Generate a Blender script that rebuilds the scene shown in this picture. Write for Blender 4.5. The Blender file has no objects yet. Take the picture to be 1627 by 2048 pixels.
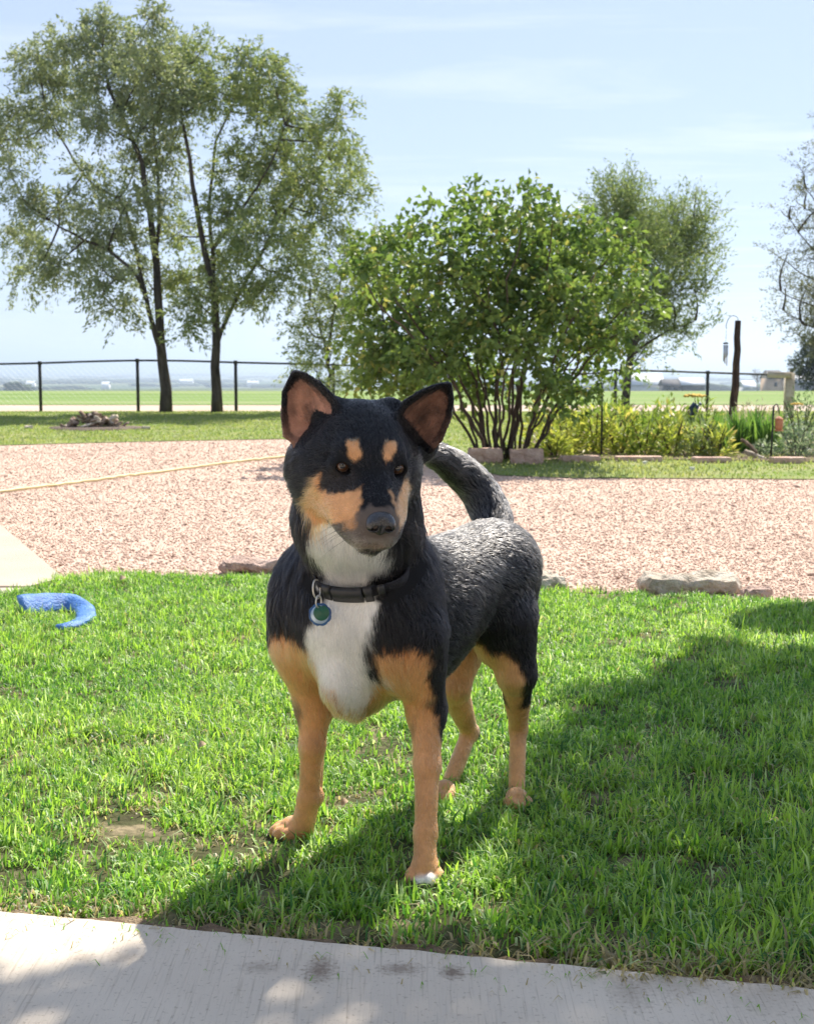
import bpy, math, random
import numpy as np
from mathutils import Vector, Matrix
from mathutils.bvhtree import BVHTree
R = math.radians
SC = bpy.context.scene
COL = SC.collection
rng = np.random.default_rng(7)

# ------------------------------------------------------------------ camera
CAM_H = 0.86
FPX = 2800.0                      # focal length in pixels of the 1627x2048 photograph
PITCH = math.atan(297.0 / FPX)
cam_d = bpy.data.cameras.new('camera')
cam = bpy.data.objects.new('camera', cam_d); COL.objects.link(cam)
cam.location = (0, 0, CAM_H)
cam.rotation_euler = (math.pi / 2 - PITCH, 0, 0)
cam_d.sensor_fit = 'VERTICAL'; cam_d.sensor_height = 36.0
cam_d.lens = FPX * 36.0 / 2048.0
cam_d.clip_start = 0.05; cam_d.clip_end = 40000
cam_d.dof.use_dof = True; cam_d.dof.focus_distance = 2.25; cam_d.dof.aperture_fstop = 15.0
SC.camera = cam

# ------------------------------------------------------------------ sky and sun
SUN = Vector((0.36, 0.78, 1.0)).normalized()      # towards the sun: behind the dog, a little to the right
SUN_EL = math.asin(SUN.z); SUN_AZ = math.atan2(SUN.x, SUN.y)
w = bpy.data.worlds.new('World'); SC.world = w; w.use_nodes = True
nt = w.node_tree; nt.nodes.clear()
out = nt.nodes.new('ShaderNodeOutputWorld'); bg = nt.nodes.new('ShaderNodeBackground')
sky = nt.nodes.new('ShaderNodeTexSky'); sky.sky_type = 'NISHITA'; sky.sun_disc = False
sky.sun_elevation = SUN_EL; sky.sun_rotation = SUN_AZ
sky.altitude = 1500; sky.air_density = 1.0; sky.dust_density = 0.15; sky.ozone_density = 1.5
tc = nt.nodes.new('ShaderNodeTexCoord'); sep = nt.nodes.new('ShaderNodeSeparateXYZ')
nt.links.new(tc.outputs['Generated'], sep.inputs[0])
zz = nt.nodes.new('ShaderNodeMath'); zz.operation = 'MAXIMUM'; zz.inputs[1].default_value = 0.03
nt.links.new(sep.outputs['Z'], zz.inputs[0])
dv = []
for ax, sc_ in (('X', 0.5), ('Y', 1.0)):
    m = nt.nodes.new('ShaderNodeMath'); m.operation = 'DIVIDE'
    nt.links.new(sep.outputs[ax], m.inputs[0]); nt.links.new(zz.outputs[0], m.inputs[1])
    m2 = nt.nodes.new('ShaderNodeMath'); m2.operation = 'MULTIPLY'; m2.inputs[1].default_value = sc_
    nt.links.new(m.outputs[0], m2.inputs[0]); dv.append(m2)
cmb = nt.nodes.new('ShaderNodeCombineXYZ')
nt.links.new(dv[0].outputs[0], cmb.inputs[0]); nt.links.new(dv[1].outputs[0], cmb.inputs[1])
cn = nt.nodes.new('ShaderNodeTexNoise'); cn.inputs['Scale'].default_value = 0.9
cn.inputs['Detail'].default_value = 7; cn.inputs['Roughness'].default_value = 0.6; cn.inputs['Distortion'].default_value = 0.5
nt.links.new(cmb.outputs[0], cn.inputs['Vector'])
cr = nt.nodes.new('ShaderNodeMapRange'); cr.inputs['From Min'].default_value = 0.50; cr.inputs['From Max'].default_value = 0.80
cr.inputs['To Min'].default_value = 0.0; cr.inputs['To Max'].default_value = 0.5
nt.links.new(cn.outputs['Fac'], cr.inputs['Value'])
cmix = nt.nodes.new('ShaderNodeMixRGB'); cmix.inputs['Color2'].default_value = (7.0, 7.2, 7.5, 1)
nt.links.new(cr.outputs[0], cmix.inputs['Fac']); hs = nt.nodes.new('ShaderNodeHueSaturation'); hs.inputs['Saturation'].default_value = 0.72; hs.inputs['Value'].default_value = 1.0
nt.links.new(sky.outputs[0], hs.inputs['Color']); veil = nt.nodes.new('ShaderNodeMixRGB'); veil.inputs['Fac'].default_value = 0.72; veil.inputs['Color2'].default_value = (3.05, 3.8, 5.4, 1)   # thin even veil of high cloud
nt.links.new(hs.outputs[0], veil.inputs['Color1']); nt.links.new(veil.outputs[0], cmix.inputs['Color1'])
nt.links.new(cmix.outputs[0], bg.inputs['Color']); bg.inputs['Strength'].default_value = 0.05
nt.links.new(bg.outputs[0], out.inputs['Surface'])
sl = bpy.data.lights.new('sun', 'SUN'); sl.energy = 2.6; sl.angle = R(0.4); sl.color = (1.0, 0.93, 0.83)
so = bpy.data.objects.new('sun', sl); COL.objects.link(so)
so.rotation_euler = SUN.to_track_quat('Z', 'Y').to_euler(); so.location = (5, 10, 15)
SC.view_settings.view_transform = 'Standard'; SC.view_settings.look = 'None'
SC.view_settings.exposure = 1.82; SC.view_settings.gamma = 1.0; SC.view_settings.use_curve_mapping = False
SC.render.engine = 'CYCLES'
SC.cycles.max_bounces = 14; SC.cycles.diffuse_bounces = 3; SC.cycles.glossy_bounces = 10
SC.cycles.transmission_bounces = 12; SC.cycles.transparent_max_bounces = 8; SC.cycles.volume_bounces = 0
SC.cycles.caustics_reflective = False; SC.cycles.caustics_refractive = False

# ------------------------------------------------------------------ helpers
CP, SP = math.cos(PITCH), math.sin(PITCH)
def ray(px, py):
    u = px - 813.5; v = 1024.0 - py
    return np.array([u, FPX * CP + v * SP, -FPX * SP + v * CP])
def at(px, py, Y):                 # point seen at that spot of the photograph, Y metres out
    d = ray(px, py); return np.array([0, 0, CAM_H]) + d * (Y / d[1])
def G(px, py, z=0.0):              # the same on the ground
    d = ray(px, py); p = np.array([0, 0, CAM_H]) + d * ((z - CAM_H) / d[2]); return p
def tag(o, label=None, cat=None, group=None, kind=None):
    if label: o['label'] = label
    if cat: o['category'] = cat
    if group: o['group'] = group
    if kind: o['kind'] = kind
    return o
def empty(name, loc=(0, 0, 0)):
    o = bpy.data.objects.new(name, None); COL.objects.link(o); o.location = Vector(loc); o.empty_display_size = 0.1
    return o
def raw_mesh(name, V, F, smooth=False, attrs=None):
    """V (n,3); F: list of (m,k) integer arrays"""
    me = bpy.data.meshes.new(name)
    V = np.asarray(V, np.float32)
    Fs = [np.asarray(f, np.int32) for f in F if len(f)]
    loops = np.concatenate([f.ravel() for f in Fs]); tot = np.concatenate([np.full(len(f), f.shape[1], np.int32) for f in Fs])
    st = np.concatenate([[0], np.cumsum(tot)[:-1]]).astype(np.int32)
    me.vertices.add(len(V)); me.vertices.foreach_set('co', V.ravel())
    me.loops.add(len(loops)); me.loops.foreach_set('vertex_index', loops)
    me.polygons.add(len(tot)); me.polygons.foreach_set('loop_start', st); me.polygons.foreach_set('loop_total', tot)
    if smooth: me.polygons.foreach_set('use_smooth', np.ones(len(tot), bool))
    if attrs:
        for k, a in attrs.items():
            at_ = me.attributes.new(k, 'FLOAT_COLOR', 'POINT')
            a4 = np.ones((len(V), 4), np.float32); a4[:, :3] = a; at_.data.foreach_set('color', a4.ravel())
    me.update(calc_edges=True); me.validate()
    return me
def obj(name, me, mat=None, parent=None, loc=None):
    o = bpy.data.objects.new(name, me); COL.objects.link(o)
    if mat and not me.materials: me.materials.append(mat)
    if loc is not None: o.location = Vector(loc)
    if parent is not None:
        o.parent = parent
        o.matrix_parent_inverse = Matrix.Translation(-parent.location) if loc is None else Matrix()
    return o
class MB:
    """collects vertices and faces of one piece"""
    def __init__(s): s.V = []; s.T = []; s.Q = []; s.n = 0
    def add(s, V, T=(), Q=()):
        V = np.asarray(V, float); s.V.append(V)
        if len(T): s.T.append(np.asarray(T) + s.n)
        if len(Q): s.Q.append(np.asarray(Q) + s.n)
        s.n += len(V)
    def box(s, c, size, rot=None, jitter=0.0, r=None):
        sx, sy, sz = [a / 2 for a in size]
        V = np.array([[x, y, z] for x in (-sx, sx) for y in (-sy, sy) for z in (-sz, sz)])
        if jitter: V = V + (r or rng).uniform(-jitter, jitter, V.shape)
        if rot is not None: V = V @ np.asarray(rot).T
        s.add(V + np.asarray(c), Q=[[0, 1, 3, 2], [4, 6, 7, 5], [0, 4, 5, 1], [2, 3, 7, 6], [0, 2, 6, 4], [1, 5, 7, 3]])
    def tube(s, P, rad, n=6, cap=True):
        P = np.asarray(P, float); m = len(P); rad = np.broadcast_to(rad, (m,))
        tg = np.gradient(P, axis=0); tg /= np.linalg.norm(tg, axis=1)[:, None] + 1e-9
        ref = np.array([0, 0, 1.0]) if abs(tg[0, 2]) < 0.9 else np.array([1.0, 0, 0])
        V = []
        a = np.cross(tg[0], ref); a /= np.linalg.norm(a)
        for i in range(m):
            a = a - tg[i] * a.dot(tg[i]); a /= np.linalg.norm(a) + 1e-9
            b = np.cross(tg[i], a); t = np.arange(n) * 2 * math.pi / n
            V.append(P[i] + rad[i] * (np.cos(t)[:, None] * a + np.sin(t)[:, None] * b))
        V = np.concatenate(V); Q = []
        i = np.arange(m - 1)[:, None] * n; j = np.arange(n)[None, :]; j2 = (j + 1) % n
        Q = np.stack([i + j, i + j2, i + n + j2, i + n + j], -1).reshape(-1, 4)
        T = []
        if cap:
            V = np.concatenate([V, P[:1], P[-1:]])
            c0, c1 = m * n, m * n + 1
            for k in range(n):
                T.append([c0, (k + 1) % n, k]); T.append([c1, (m - 1) * n + k, (m - 1) * n + (k + 1) % n])
        s.add(V, T, Q)
    def mesh(s, name, smooth=False, attrs=None):
        F = []
        if s.T: F.append(np.concatenate(s.T))
        if s.Q: F.append(np.concatenate(s.Q))
        return raw_mesh(name, np.concatenate(s.V), F, smooth, attrs)
    def build(s, name, mat, parent=None, smooth=False, attrs=None):
        return obj(name, s.mesh(name, smooth, attrs), mat, parent)
def rotz(a): c, s_ = math.cos(a), math.sin(a); return np.array([[c, -s_, 0], [s_, c, 0], [0, 0, 1]])
def rotx(a): c, s_ = math.cos(a), math.sin(a); return np.array([[1, 0, 0], [0, c, -s_], [0, s_, c]])
def roty(a): c, s_ = math.cos(a), math.sin(a); return np.array([[c, 0, s_], [0, 1, 0], [-s_, 0, c]])
def inpoly(P, poly):
    x, y = P[:, 0], P[:, 1]; r = np.zeros(len(P), bool); n = len(poly)
    for i in range(n):
        x1, y1 = poly[i][:2]; x2, y2 = poly[(i + 1) % n][:2]
        c = ((y1 > y) != (y2 > y)) & (x < (x2 - x1) * (y - y1) / (y2 - y1 + 1e-12) + x1); r ^= c
    return r
# smooth value noise for shapes and coat edges
_perm = np.random.default_rng(3).random(4096)
def vnoise(P, scale=1.0, seed=0):
    P = np.asarray(P, float) * scale + seed * 17.13
    i = np.floor(P).astype(np.int64); f = P - i; f = f * f * (3 - 2 * f)
    def h(a, b, c): return _perm[(a * 73 + b * 1291 + c * 3011 + a * b * 7 + b * c * 13) % 4096]
    r = 0
    for a in (0, 1):
        for b in (0, 1):
            for c in (0, 1):
                wgt = (f[:, 0] if a else 1 - f[:, 0]) * (f[:, 1] if b else 1 - f[:, 1]) * (f[:, 2] if c else 1 - f[:, 2])
                r = r + wgt * h(i[:, 0] + a, i[:, 1] + b, i[:, 2] + c)
    return r * 2 - 1
def fbm(P, scale=1.0, seed=0, oct=3):
    return sum(vnoise(P, scale * 2 ** k, seed + k) * 0.5 ** k for k in range(oct))

def new_mat(name):
    m = bpy.data.materials.new(name); m.use_nodes = True
    n = m.node_tree; b = n.nodes['Principled BSDF']; return m, n, b
def noise_mat(name, cols, scale=8.0, rough=0.8, bump=0.0, bscale=None, spec=0.3, detail=6, stretch=None, metallic=0.0):
    """procedural colour ramp over object-space noise, with fine relief"""
    m, n, b = new_mat(name)
    t = n.nodes.new('ShaderNodeTexCoord'); mp = n.nodes.new('ShaderNodeMapping')
    if stretch: mp.inputs['Scale'].default_value = stretch
    n.links.new(t.outputs['Object'], mp.inputs['Vector'])
    nz = n.nodes.new('ShaderNodeTexNoise'); nz.inputs['Scale'].default_value = scale; nz.inputs['Detail'].default_value = detail
    nz.inputs['Roughness'].default_value = 0.65
    n.links.new(mp.outputs[0], nz.inputs['Vector'])
    rp = n.nodes.new('ShaderNodeValToRGB'); el = rp.color_ramp.elements
    lo, hi = 0.3, 0.7
    for i, c in enumerate(cols):
        p = lo + (hi - lo) * i / max(1, len(cols) - 1)
        e = el[i] if i < 2 else el.new(p)
        e.position = p; e.color = (*c, 1)
    n.links.new(nz.outputs['Fac'], rp.inputs[0]); n.links.new(rp.outputs[0], b.inputs['Base Color'])
    b.inputs['Roughness'].default_value = rough; b.inputs['Specular IOR Level'].default_value = spec; b.inputs['Metallic'].default_value = metallic
    if bump:
        n2 = n.nodes.new('ShaderNodeTexNoise'); n2.inputs['Scale'].default_value = bscale or scale * 4; n2.inputs['Detail'].default_value = 5
        n.links.new(mp.outputs[0], n2.inputs['Vector'])
        bp = n.nodes.new('ShaderNodeBump'); bp.inputs['Strength'].default_value = bump; bp.inputs['Distance'].default_value = 0.02
        n.links.new(n2.outputs['Fac'], bp.inputs['Height']); n.links.new(bp.outputs[0], b.inputs['Normal'])
    return m
def attr_mat(name, attr='Col', rough=0.6, spec=0.3, transl=0.0, tint=(1, 1, 1)):
    """colour per piece from a mesh attribute; transl mixes in light through thin leaves"""
    m, n, b = new_mat(name)
    a = n.nodes.new('ShaderNodeAttribute'); a.attribute_name = attr
    n.links.new(a.outputs['Color'], b.inputs['Base Color']); b.inputs['Roughness'].default_value = rough
    b.inputs['Specular IOR Level'].default_value = spec
    if transl:
        tr = n.nodes.new('ShaderNodeBsdfTranslucent'); mx = n.nodes.new('ShaderNodeMixShader'); mx.inputs[0].default_value = transl
        mu = n.nodes.new('ShaderNodeMixRGB'); mu.blend_type = 'MULTIPLY'; mu.inputs[0].default_value = 1; mu.inputs[2].default_value = (*tint, 1)
        n.links.new(a.outputs['Color'], mu.inputs[1]); n.links.new(mu.outputs[0], tr.inputs['Color'])
        n.links.new(b.outputs[0], mx.inputs[1]); n.links.new(tr.outputs[0], mx.inputs[2])
        n.links.new(mx.outputs[0], n.nodes['Material Output'].inputs['Surface'])
    return m
# ================================================================== the setting
def sheet(name, poly, z, mat, thick=None):
    P = np.array([[p[0], p[1], z] for p in poly], float); n = len(P)
    me = bpy.data.meshes.new(name)
    if thick:
        B = P.copy(); B[:, 2] -= thick
        me.from_pydata([tuple(v) for v in np.concatenate([P, B])], [], [list(range(n))] + [[i, i + n, (i + 1) % n + n, (i + 1) % n] for i in range(n)])
    else: me.from_pydata([tuple(v) for v in P], [], [list(range(n))])
    me.update()
    if me.polygons[0].normal.z < 0: me.flip_normals()
    return tag(obj(name, me, mat), kind='structure')
def soil_mat(name, cols, scale, bump=0.5, rough=0.95): return noise_mat(name, cols, scale, rough, bump, scale * 5, 0.15)

# --- the far country: the field's edge drops to a wide plain
def terr_z(x, y):
    z = np.interp(y, [44, 60, 120, 300, 700, 2000, 6000, 14000], [-0.01, -0.6, -3.0, -8.0, -15, -38, -58, -62])
    z = z + np.where(y > 500, 1.0 * np.sin(x / 310 + y / 700) + 0.7 * np.sin(x / 130 - y / 420), 0) * np.clip((y - 500) / 800, 0, 1) * 2.0
    return z
ys = np.concatenate([np.linspace(44, 120, 8), np.geomspace(150, 14000, 60)])
ts = np.linspace(-1, 1, 61)
V = []
for y in ys:
    hw = max(60, y * 0.75); x = ts * hw; V.append(np.stack([x, np.full_like(x, y), terr_z(x, np.full_like(x, y))], 1))
V = np.concatenate(V); n = len(ts); i = np.arange(len(ys) - 1)[:, None] * n; j = np.arange(n - 1)[None]
Q = np.stack([i + j, i + j + 1, i + n + j + 1, i + n + j], -1).reshape(-1, 4)
plain_m, n_, b_ = new_mat('far_plain')
t_ = n_.nodes.new('ShaderNodeTexCoord'); mp_ = n_.nodes.new('ShaderNodeMapping'); mp_.inputs['Scale'].default_value = (0.0028, 0.0016, 0.0)
v_ = n_.nodes.new('ShaderNodeTexVoronoi'); v_.inputs['Scale'].default_value = 1.0; v_.distance = 'CHEBYCHEV'
n2_ = n_.nodes.new('ShaderNodeTexNoise'); n2_.inputs['Scale'].default_value = 2.2; n2_.inputs['Detail'].default_value = 8
r2_ = n_.nodes.new('ShaderNodeValToRGB'); e_ = r2_.color_ramp.elements
e_[0].position = 0.0; e_[0].color = (0.035, 0.06, 0.028, 1); e_[1].position = 1.0; e_[1].color = (0.30, 0.25, 0.14, 1)
for p_, c_ in ((0.35, (0.07, 0.11, 0.04, 1)), (0.6, (0.16, 0.17, 0.07, 1))): q_ = e_.new(p_); q_.color = c_
mx_ = n_.nodes.new('ShaderNodeMixRGB'); mx_.inputs[0].default_value = 0.5
n_.links.new(t_.outputs['Object'], mp_.inputs['Vector']); n_.links.new(mp_.outputs[0], v_.inputs['Vector']); n_.links.new(mp_.outputs[0], n2_.inputs['Vector'])
n_.links.new(v_.outputs['Color'], mx_.inputs[1]); n_.links.new(n2_.outputs['Fac'], mx_.inputs[2]); n_.links.new(mx_.outputs[0], r2_.inputs[0]); n_.links.new(r2_.outputs[0], b_.inputs['Base Color'])
b_.inputs['Roughness'].default_value = 1.0; b_.inputs['Specular IOR Level'].default_value = 0.05
tag(obj('far_plain', raw_mesh('far_plain', V, [Q], True), plain_m), kind='structure')
# low blue hills on the skyline
hx_ = np.linspace(-9500, 9500, 160); hh = 8 + 12 * np.clip(fbm(np.stack([hx_ / 2600, hx_ * 0, hx_ * 0], 1), 1.0, 9, 4), -1, 1.2) + 28 * np.clip((hx_ - 300) / 3500, 0, 1)
V = np.concatenate([np.stack([hx_, np.full_like(hx_, 12600), np.full_like(hx_, -70)], 1), np.stack([hx_, np.full_like(hx_, 13300), hh], 1), np.stack([hx_, np.full_like(hx_, 14500), np.full_like(hx_, -70)], 1)])
k = len(hx_); i = np.arange(k - 1); Q = np.concatenate([np.stack([i, i + 1, i + k + 1, i + k], 1), np.stack([i + k, i + k + 1, i + 2 * k + 1, i + 2 * k], 1)])
tag(obj('hills', raw_mesh('hills', V, [Q], True), noise_mat('far_hills', [(0.06, 0.08, 0.05), (0.12, 0.12, 0.08)], 0.002, 1.0)), kind='structure')

# --- ground sheets
GX = 60
ground_m = soil_mat('soil', [(0.10, 0.075, 0.05), (0.17, 0.13, 0.085)], 3)
sheet('ground', [(-GX, -6), (GX, -6), (GX, 44.2), (-GX, 44.2)], -0.016, ground_m)
# pink crushed-granite gravel
gravel_m, n_, b_ = new_mat('pink_gravel')
t_ = n_.nodes.new('ShaderNodeTexCoord')
vs = []
for sc_ in (105, 55):
    v_ = n_.nodes.new('ShaderNodeTexVoronoi'); v_.inputs['Scale'].default_value = sc_; n_.links.new(t_.outputs['Object'], v_.inputs['Vector']); vs.append(v_)
nz_ = n_.nodes.new('ShaderNodeTexNoise'); nz_.inputs['Scale'].default_value = 0.9; nz_.inputs['Detail'].default_value = 6; n_.links.new(t_.outputs['Object'], nz_.inputs['Vector'])
rp_ = n_.nodes.new('ShaderNodeValToRGB'); el = rp_.color_ramp.elements
el[0].position = 0.0; el[0].color = (0.50, 0.34, 0.255, 1); el[1].position = 1.0; el[1].color = (0.69, 0.53, 0.43, 1)
for p_, c_ in ((0.25, (0.59, 0.425, 0.335, 1)), (0.6, (0.63, 0.465, 0.37, 1))): q_ = el.new(p_); q_.color = c_
n_.links.new(vs[0].outputs['Color'], rp_.inputs[0])
mm = n_.nodes.new('ShaderNodeMixRGB'); mm.blend_type = 'MULTIPLY'; mm.inputs[0].default_value = 0.5
cr_ = n_.nodes.new('ShaderNodeValToRGB'); cr_.color_ramp.elements[0].color = (0.75, 0.74, 0.73, 1); cr_.color_ramp.elements[1].color = (1.08, 1.07, 1.06, 1)
cr_.color_ramp.elements[0].position = 0.3; cr_.color_ramp.elements[1].position = 0.7
n_.links.new(nz_.outputs['Fac'], cr_.inputs[0]); n_.links.new(rp_.outputs[0], mm.inputs[1]); n_.links.new(cr_.outputs[0], mm.inputs[2]); n_.links.new(mm.outputs[0], b_.inputs['Base Color'])
ad = n_.nodes.new('ShaderNodeMath'); ad.operation = 'ADD'; n_.links.new(vs[0].outputs['Distance'], ad.inputs[0]); n_.links.new(vs[1].outputs['Distance'], ad.inputs[1])
bp_ = n_.nodes.new('ShaderNodeBump'); bp_.inputs['Strength'].default_value = 0.4; bp_.inputs['Distance'].default_value = 0.006; bp_.invert = True
n_.links.new(ad.outputs[0], bp_.inputs['Height']); n_.links.new(bp_.outputs[0], b_.inputs['Normal']); b_.inputs['Roughness'].default_value = 0.95; b_.inputs['Specular IOR Level'].default_value = 0.15

lawn_far_edge = [(-500, 1235), (-200, 1215), (0, 1196), (60, 1180), (125, 1163), (170, 1153), (260, 1151), (430, 1158), (560, 1153), (700, 1165), (900, 1178), (1065, 1186), (1180, 1187), (1300, 1191), (1500, 1201), (1627, 1208), (2300, 1232)]
lawn_near_edge = [(2300, 2042.5), (1627, 1978), (0, 1822), (-500, 1774)]
LAWN = [G(*p) for p in lawn_far_edge] + [G(*p, 0.022) for p in lawn_near_edge]
farlawn_near = [(-400, 893), (0, 891), (100, 888), (300, 883), (560, 878), (700, 885), (860, 905), (930, 937), (1000, 951), (1150, 956), (1400, 957), (1627, 959), (2000, 961)]
FARLAWN = [G(*p) for p in farlawn_near] + [np.array([14, 25.2, 0]), np.array([-16, 25.2, 0])]
sheet('gravel', [(-14, 4.0), (14, 4.0), (14, 16.0), (-14, 16.0)], -0.004, gravel_m)
turf_m = noise_mat('turf_soil', [(0.055, 0.045, 0.027), (0.075, 0.08, 0.034), (0.34, 0.27, 0.17)], 9, 0.95, 0.6, 60, 0.1)
sheet('lawn', LAWN, 0.004, turf_m)
farturf_m = noise_mat('far_turf', [(0.13, 0.20, 0.04), (0.22, 0.26, 0.09), (0.34, 0.32, 0.16)], 1.6, 0.95, 0.5, 40, 0.1)
sheet('far_lawn', FARLAWN, 0.003, farturf_m)
track_m = noise_mat('pale_track', [(0.46, 0.36, 0.28), (0.55, 0.45, 0.365)], 0.9, 0.95, 0.3, 30, 0.1)
sheet('track', [(-GX, 25.6), (GX, 25.6), (GX, 30.0), (-GX, 30.0)], -0.008, track_m)
sheet('yard_edge', [(-GX, 25.2), (GX, 25.2), (GX, 25.6), (-GX, 25.6)], -0.006, farturf_m)
field_m = noise_mat('field_grass', [(0.125, 0.20, 0.055), (0.185, 0.265, 0.08), (0.27, 0.29, 0.14)], 0.5, 0.95, 0.6, 12, 0.1, stretch=(0.12, 1, 1))
sheet('field', [(-GX, 29.4), (GX, 29.4), (GX, 44.2), (-GX, 44.2)], 0.0, field_m)

# --- broomed concrete patio, and the walkway at the left
conc_m, n_, b_ = new_mat('broomed_concrete')
t_ = n_.nodes.new('ShaderNodeTexCoord')
ang = math.atan2(G(1627, 1978)[1] - G(0, 1822)[1], G(1627, 1978)[0] - G(0, 1822)[0])
mp_ = n_.nodes.new('ShaderNodeMapping'); mp_.inputs['Rotation'].default_value = (0, 0, -ang - 0.06); mp_.inputs['Scale'].default_value = (1.0, 0.035, 1)
n_.links.new(t_.outputs['Object'], mp_.inputs['Vector'])
br = n_.nodes.new('ShaderNodeTexNoise'); br.inputs['Scale'].default_value = 260; br.inputs['Detail'].default_value = 3; n_.links.new(mp_.outputs[0], br.inputs['Vector'])
big = n_.nodes.new('ShaderNodeTexNoise'); big.inputs['Scale'].default_value = 3.2; big.inputs['Detail'].default_value = 8; n_.links.new(t_.outputs['Object'], big.inputs['Vector'])
pit = n_.nodes.new('ShaderNodeTexNoise'); pit.inputs['Scale'].default_value = 140; pit.inputs['Detail'].default_value = 4; n_.links.new(t_.outputs['Object'], pit.inputs['Vector'])
rp_ = n_.nodes.new('ShaderNodeValToRGB'); rp_.color_ramp.elements[0].position = 0.28; rp_.color_ramp.elements[0].color = (0.55, 0.475, 0.385, 1); rp_.color_ramp.elements[1].position = 0.72; rp_.color_ramp.elements[1].color = (0.66, 0.58, 0.475, 1)
n_.links.new(big.outputs['Fac'], rp_.inputs[0])
rb = n_.nodes.new('ShaderNodeValToRGB'); rb.color_ramp.elements[0].position = 0.30; rb.color_ramp.elements[0].color = (0.74, 0.73, 0.715, 1); rb.color_ramp.elements[1].position = 0.44; rb.color_ramp.elements[1].color = (1, 1, 1, 1)
n_.links.new(br.outputs['Fac'], rb.inputs[0])
rpit = n_.nodes.new('ShaderNodeValToRGB'); rpit.color_ramp.elements[0].position = 0.31; rpit.color_ramp.elements[0].color = (0.45, 0.42, 0.38, 1); rpit.color_ramp.elements[1].position = 0.41; rpit.color_ramp.elements[1].color = (1, 1, 1, 1)
n_.links.new(pit.outputs['Fac'], rpit.inputs[0])
m1 = n_.nodes.new('ShaderNodeMixRGB'); m1.blend_type = 'MULTIPLY'; m1.inputs[0].default_value = 0.75; n_.links.new(rp_.outputs[0], m1.inputs[1]); n_.links.new(rb.outputs[0], m1.inputs[2])
m2 = n_.nodes.new('ShaderNodeMixRGB'); m2.blend_type = 'MULTIPLY'; m2.inputs[0].default_value = 0.45; n_.links.new(m1.outputs[0], m2.inputs[1]); n_.links.new(rpit.outputs[0], m2.inputs[2])
last = m2.outputs[0]
# muddy paw marks trodden across the slab
for px_, py_, rx_, ry_, dk in ((640, 1940, 0.022, 0.020, 0.75), (800, 1938, 0.034, 0.010, 0.6), (905, 1945, 0.020, 0.011, 0.8), (520, 1935, 0.030, 0.010, 0.4), (250, 1915, 0.030, 0.010, 0.3), (1255, 1980, 0.030, 0.030, 0.35), (1340, 1970, 0.05, 0.020, 0.25), (1530, 1990, 0.06, 0.03, 0.2), (165, 1915, 0.02, 0.008, 0.25)):
    c_ = G(px_, py_, 0.022)
    sub_ = n_.nodes.new('ShaderNodeVectorMath'); sub_.operation = 'SUBTRACT'; sub_.inputs[1].default_value = tuple(c_); n_.links.new(t_.outputs['Object'], sub_.inputs[0])
    mu_ = n_.nodes.new('ShaderNodeVectorMath'); mu_.operation = 'MULTIPLY'; mu_.inputs[1].default_value = (1 / rx_, 1 / (ry_ * 2.2), 0); n_.links.new(sub_.outputs[0], mu_.inputs[0])
    le_ = n_.nodes.new('ShaderNodeVectorMath'); le_.operation = 'LENGTH'; n_.links.new(mu_.outputs[0], le_.inputs[0])
    ns_ = n_.nodes.new('ShaderNodeMath'); ns_.operation = 'MULTIPLY_ADD'; ns_.inputs[1].default_value = 1.8; n_.links.new(pit.outputs['Fac'], ns_.inputs[0]); n_.links.new(le_.outputs['Value'], ns_.inputs[2])
    mr_ = n_.nodes.new('ShaderNodeMapRange'); mr_.inputs['From Min'].default_value = 1.1; mr_.inputs['From Max'].default_value = 2.1; mr_.inputs['To Min'].default_value = dk; mr_.inputs['To Max'].default_value = 0.0
    n_.links.new(ns_.outputs[0], mr_.inputs['Value'])
    mx_ = n_.nodes.new('ShaderNodeMixRGB'); mx_.inputs[2].default_value = (0.17, 0.12, 0.085, 1); n_.links.new(mr_.outputs[0], mx_.inputs[0]); n_.links.new(last, mx_.inputs[1]); last = mx_.outputs[0]
n_.links.new(last, b_.inputs['Base Color']); b_.inputs['Roughness'].default_value = 0.9; b_.inputs['Specular IOR Level'].default_value = 0.2
bp_ = n_.nodes.new('ShaderNodeBump'); bp_.inputs['Strength'].default_value = 0.55; bp_.inputs['Distance'].default_value = 0.003; n_.links.new(br.outputs['Fac'], bp_.inputs['Height']); n_.links.new(bp_.outputs[0], b_.inputs['Normal'])
e0, e1 = G(2300, 2042.5, 0.022), G(-500, 1774, 0.022)
# slab edge with small chips so that it is not ruler straight
me_ = []
for t in np.linspace(0, 1, 160):
    p = e0 * (1 - t) + e1 * t; p = p + np.array([0, 0.0015 * math.sin(37 * t) * math.sin(91 * t) + 0.0010 * rng.normal(), 0]); me_.append(p)
sheet('patio', me_ + [np.array([-6.0, e1[1], 0]), np.array([-6.0, -4.0, 0]), np.array([5.0, -4.0, 0]), np.array([5.0, e0[1], 0])], 0.022, conc_m, 0.12)
walk_m = noise_mat('walk_concrete', [(0.42, 0.365, 0.295), (0.50, 0.435, 0.355)], 2.5, 0.9, 0.35, 160, 0.2)
wa, wb, wc = G(0, 1054), G(128, 1163), G(0, 1180)
dirw = (wb - wa); 
sheet('walkway', [wa - dirw * 4.0 + [0, 0, 0], wa, wb, G(60, 1180), wc, G(-700, 1205), G(-1400, 1180)], 0.016, walk_m, 0.1)
sheet('walkway_slab', [G(52, 1184), G(0, 1183.5), G(-700, 1209), G(-700, 1245), G(-200, 1216), G(0, 1197)], 0.0155, walk_m, 0.1)

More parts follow.
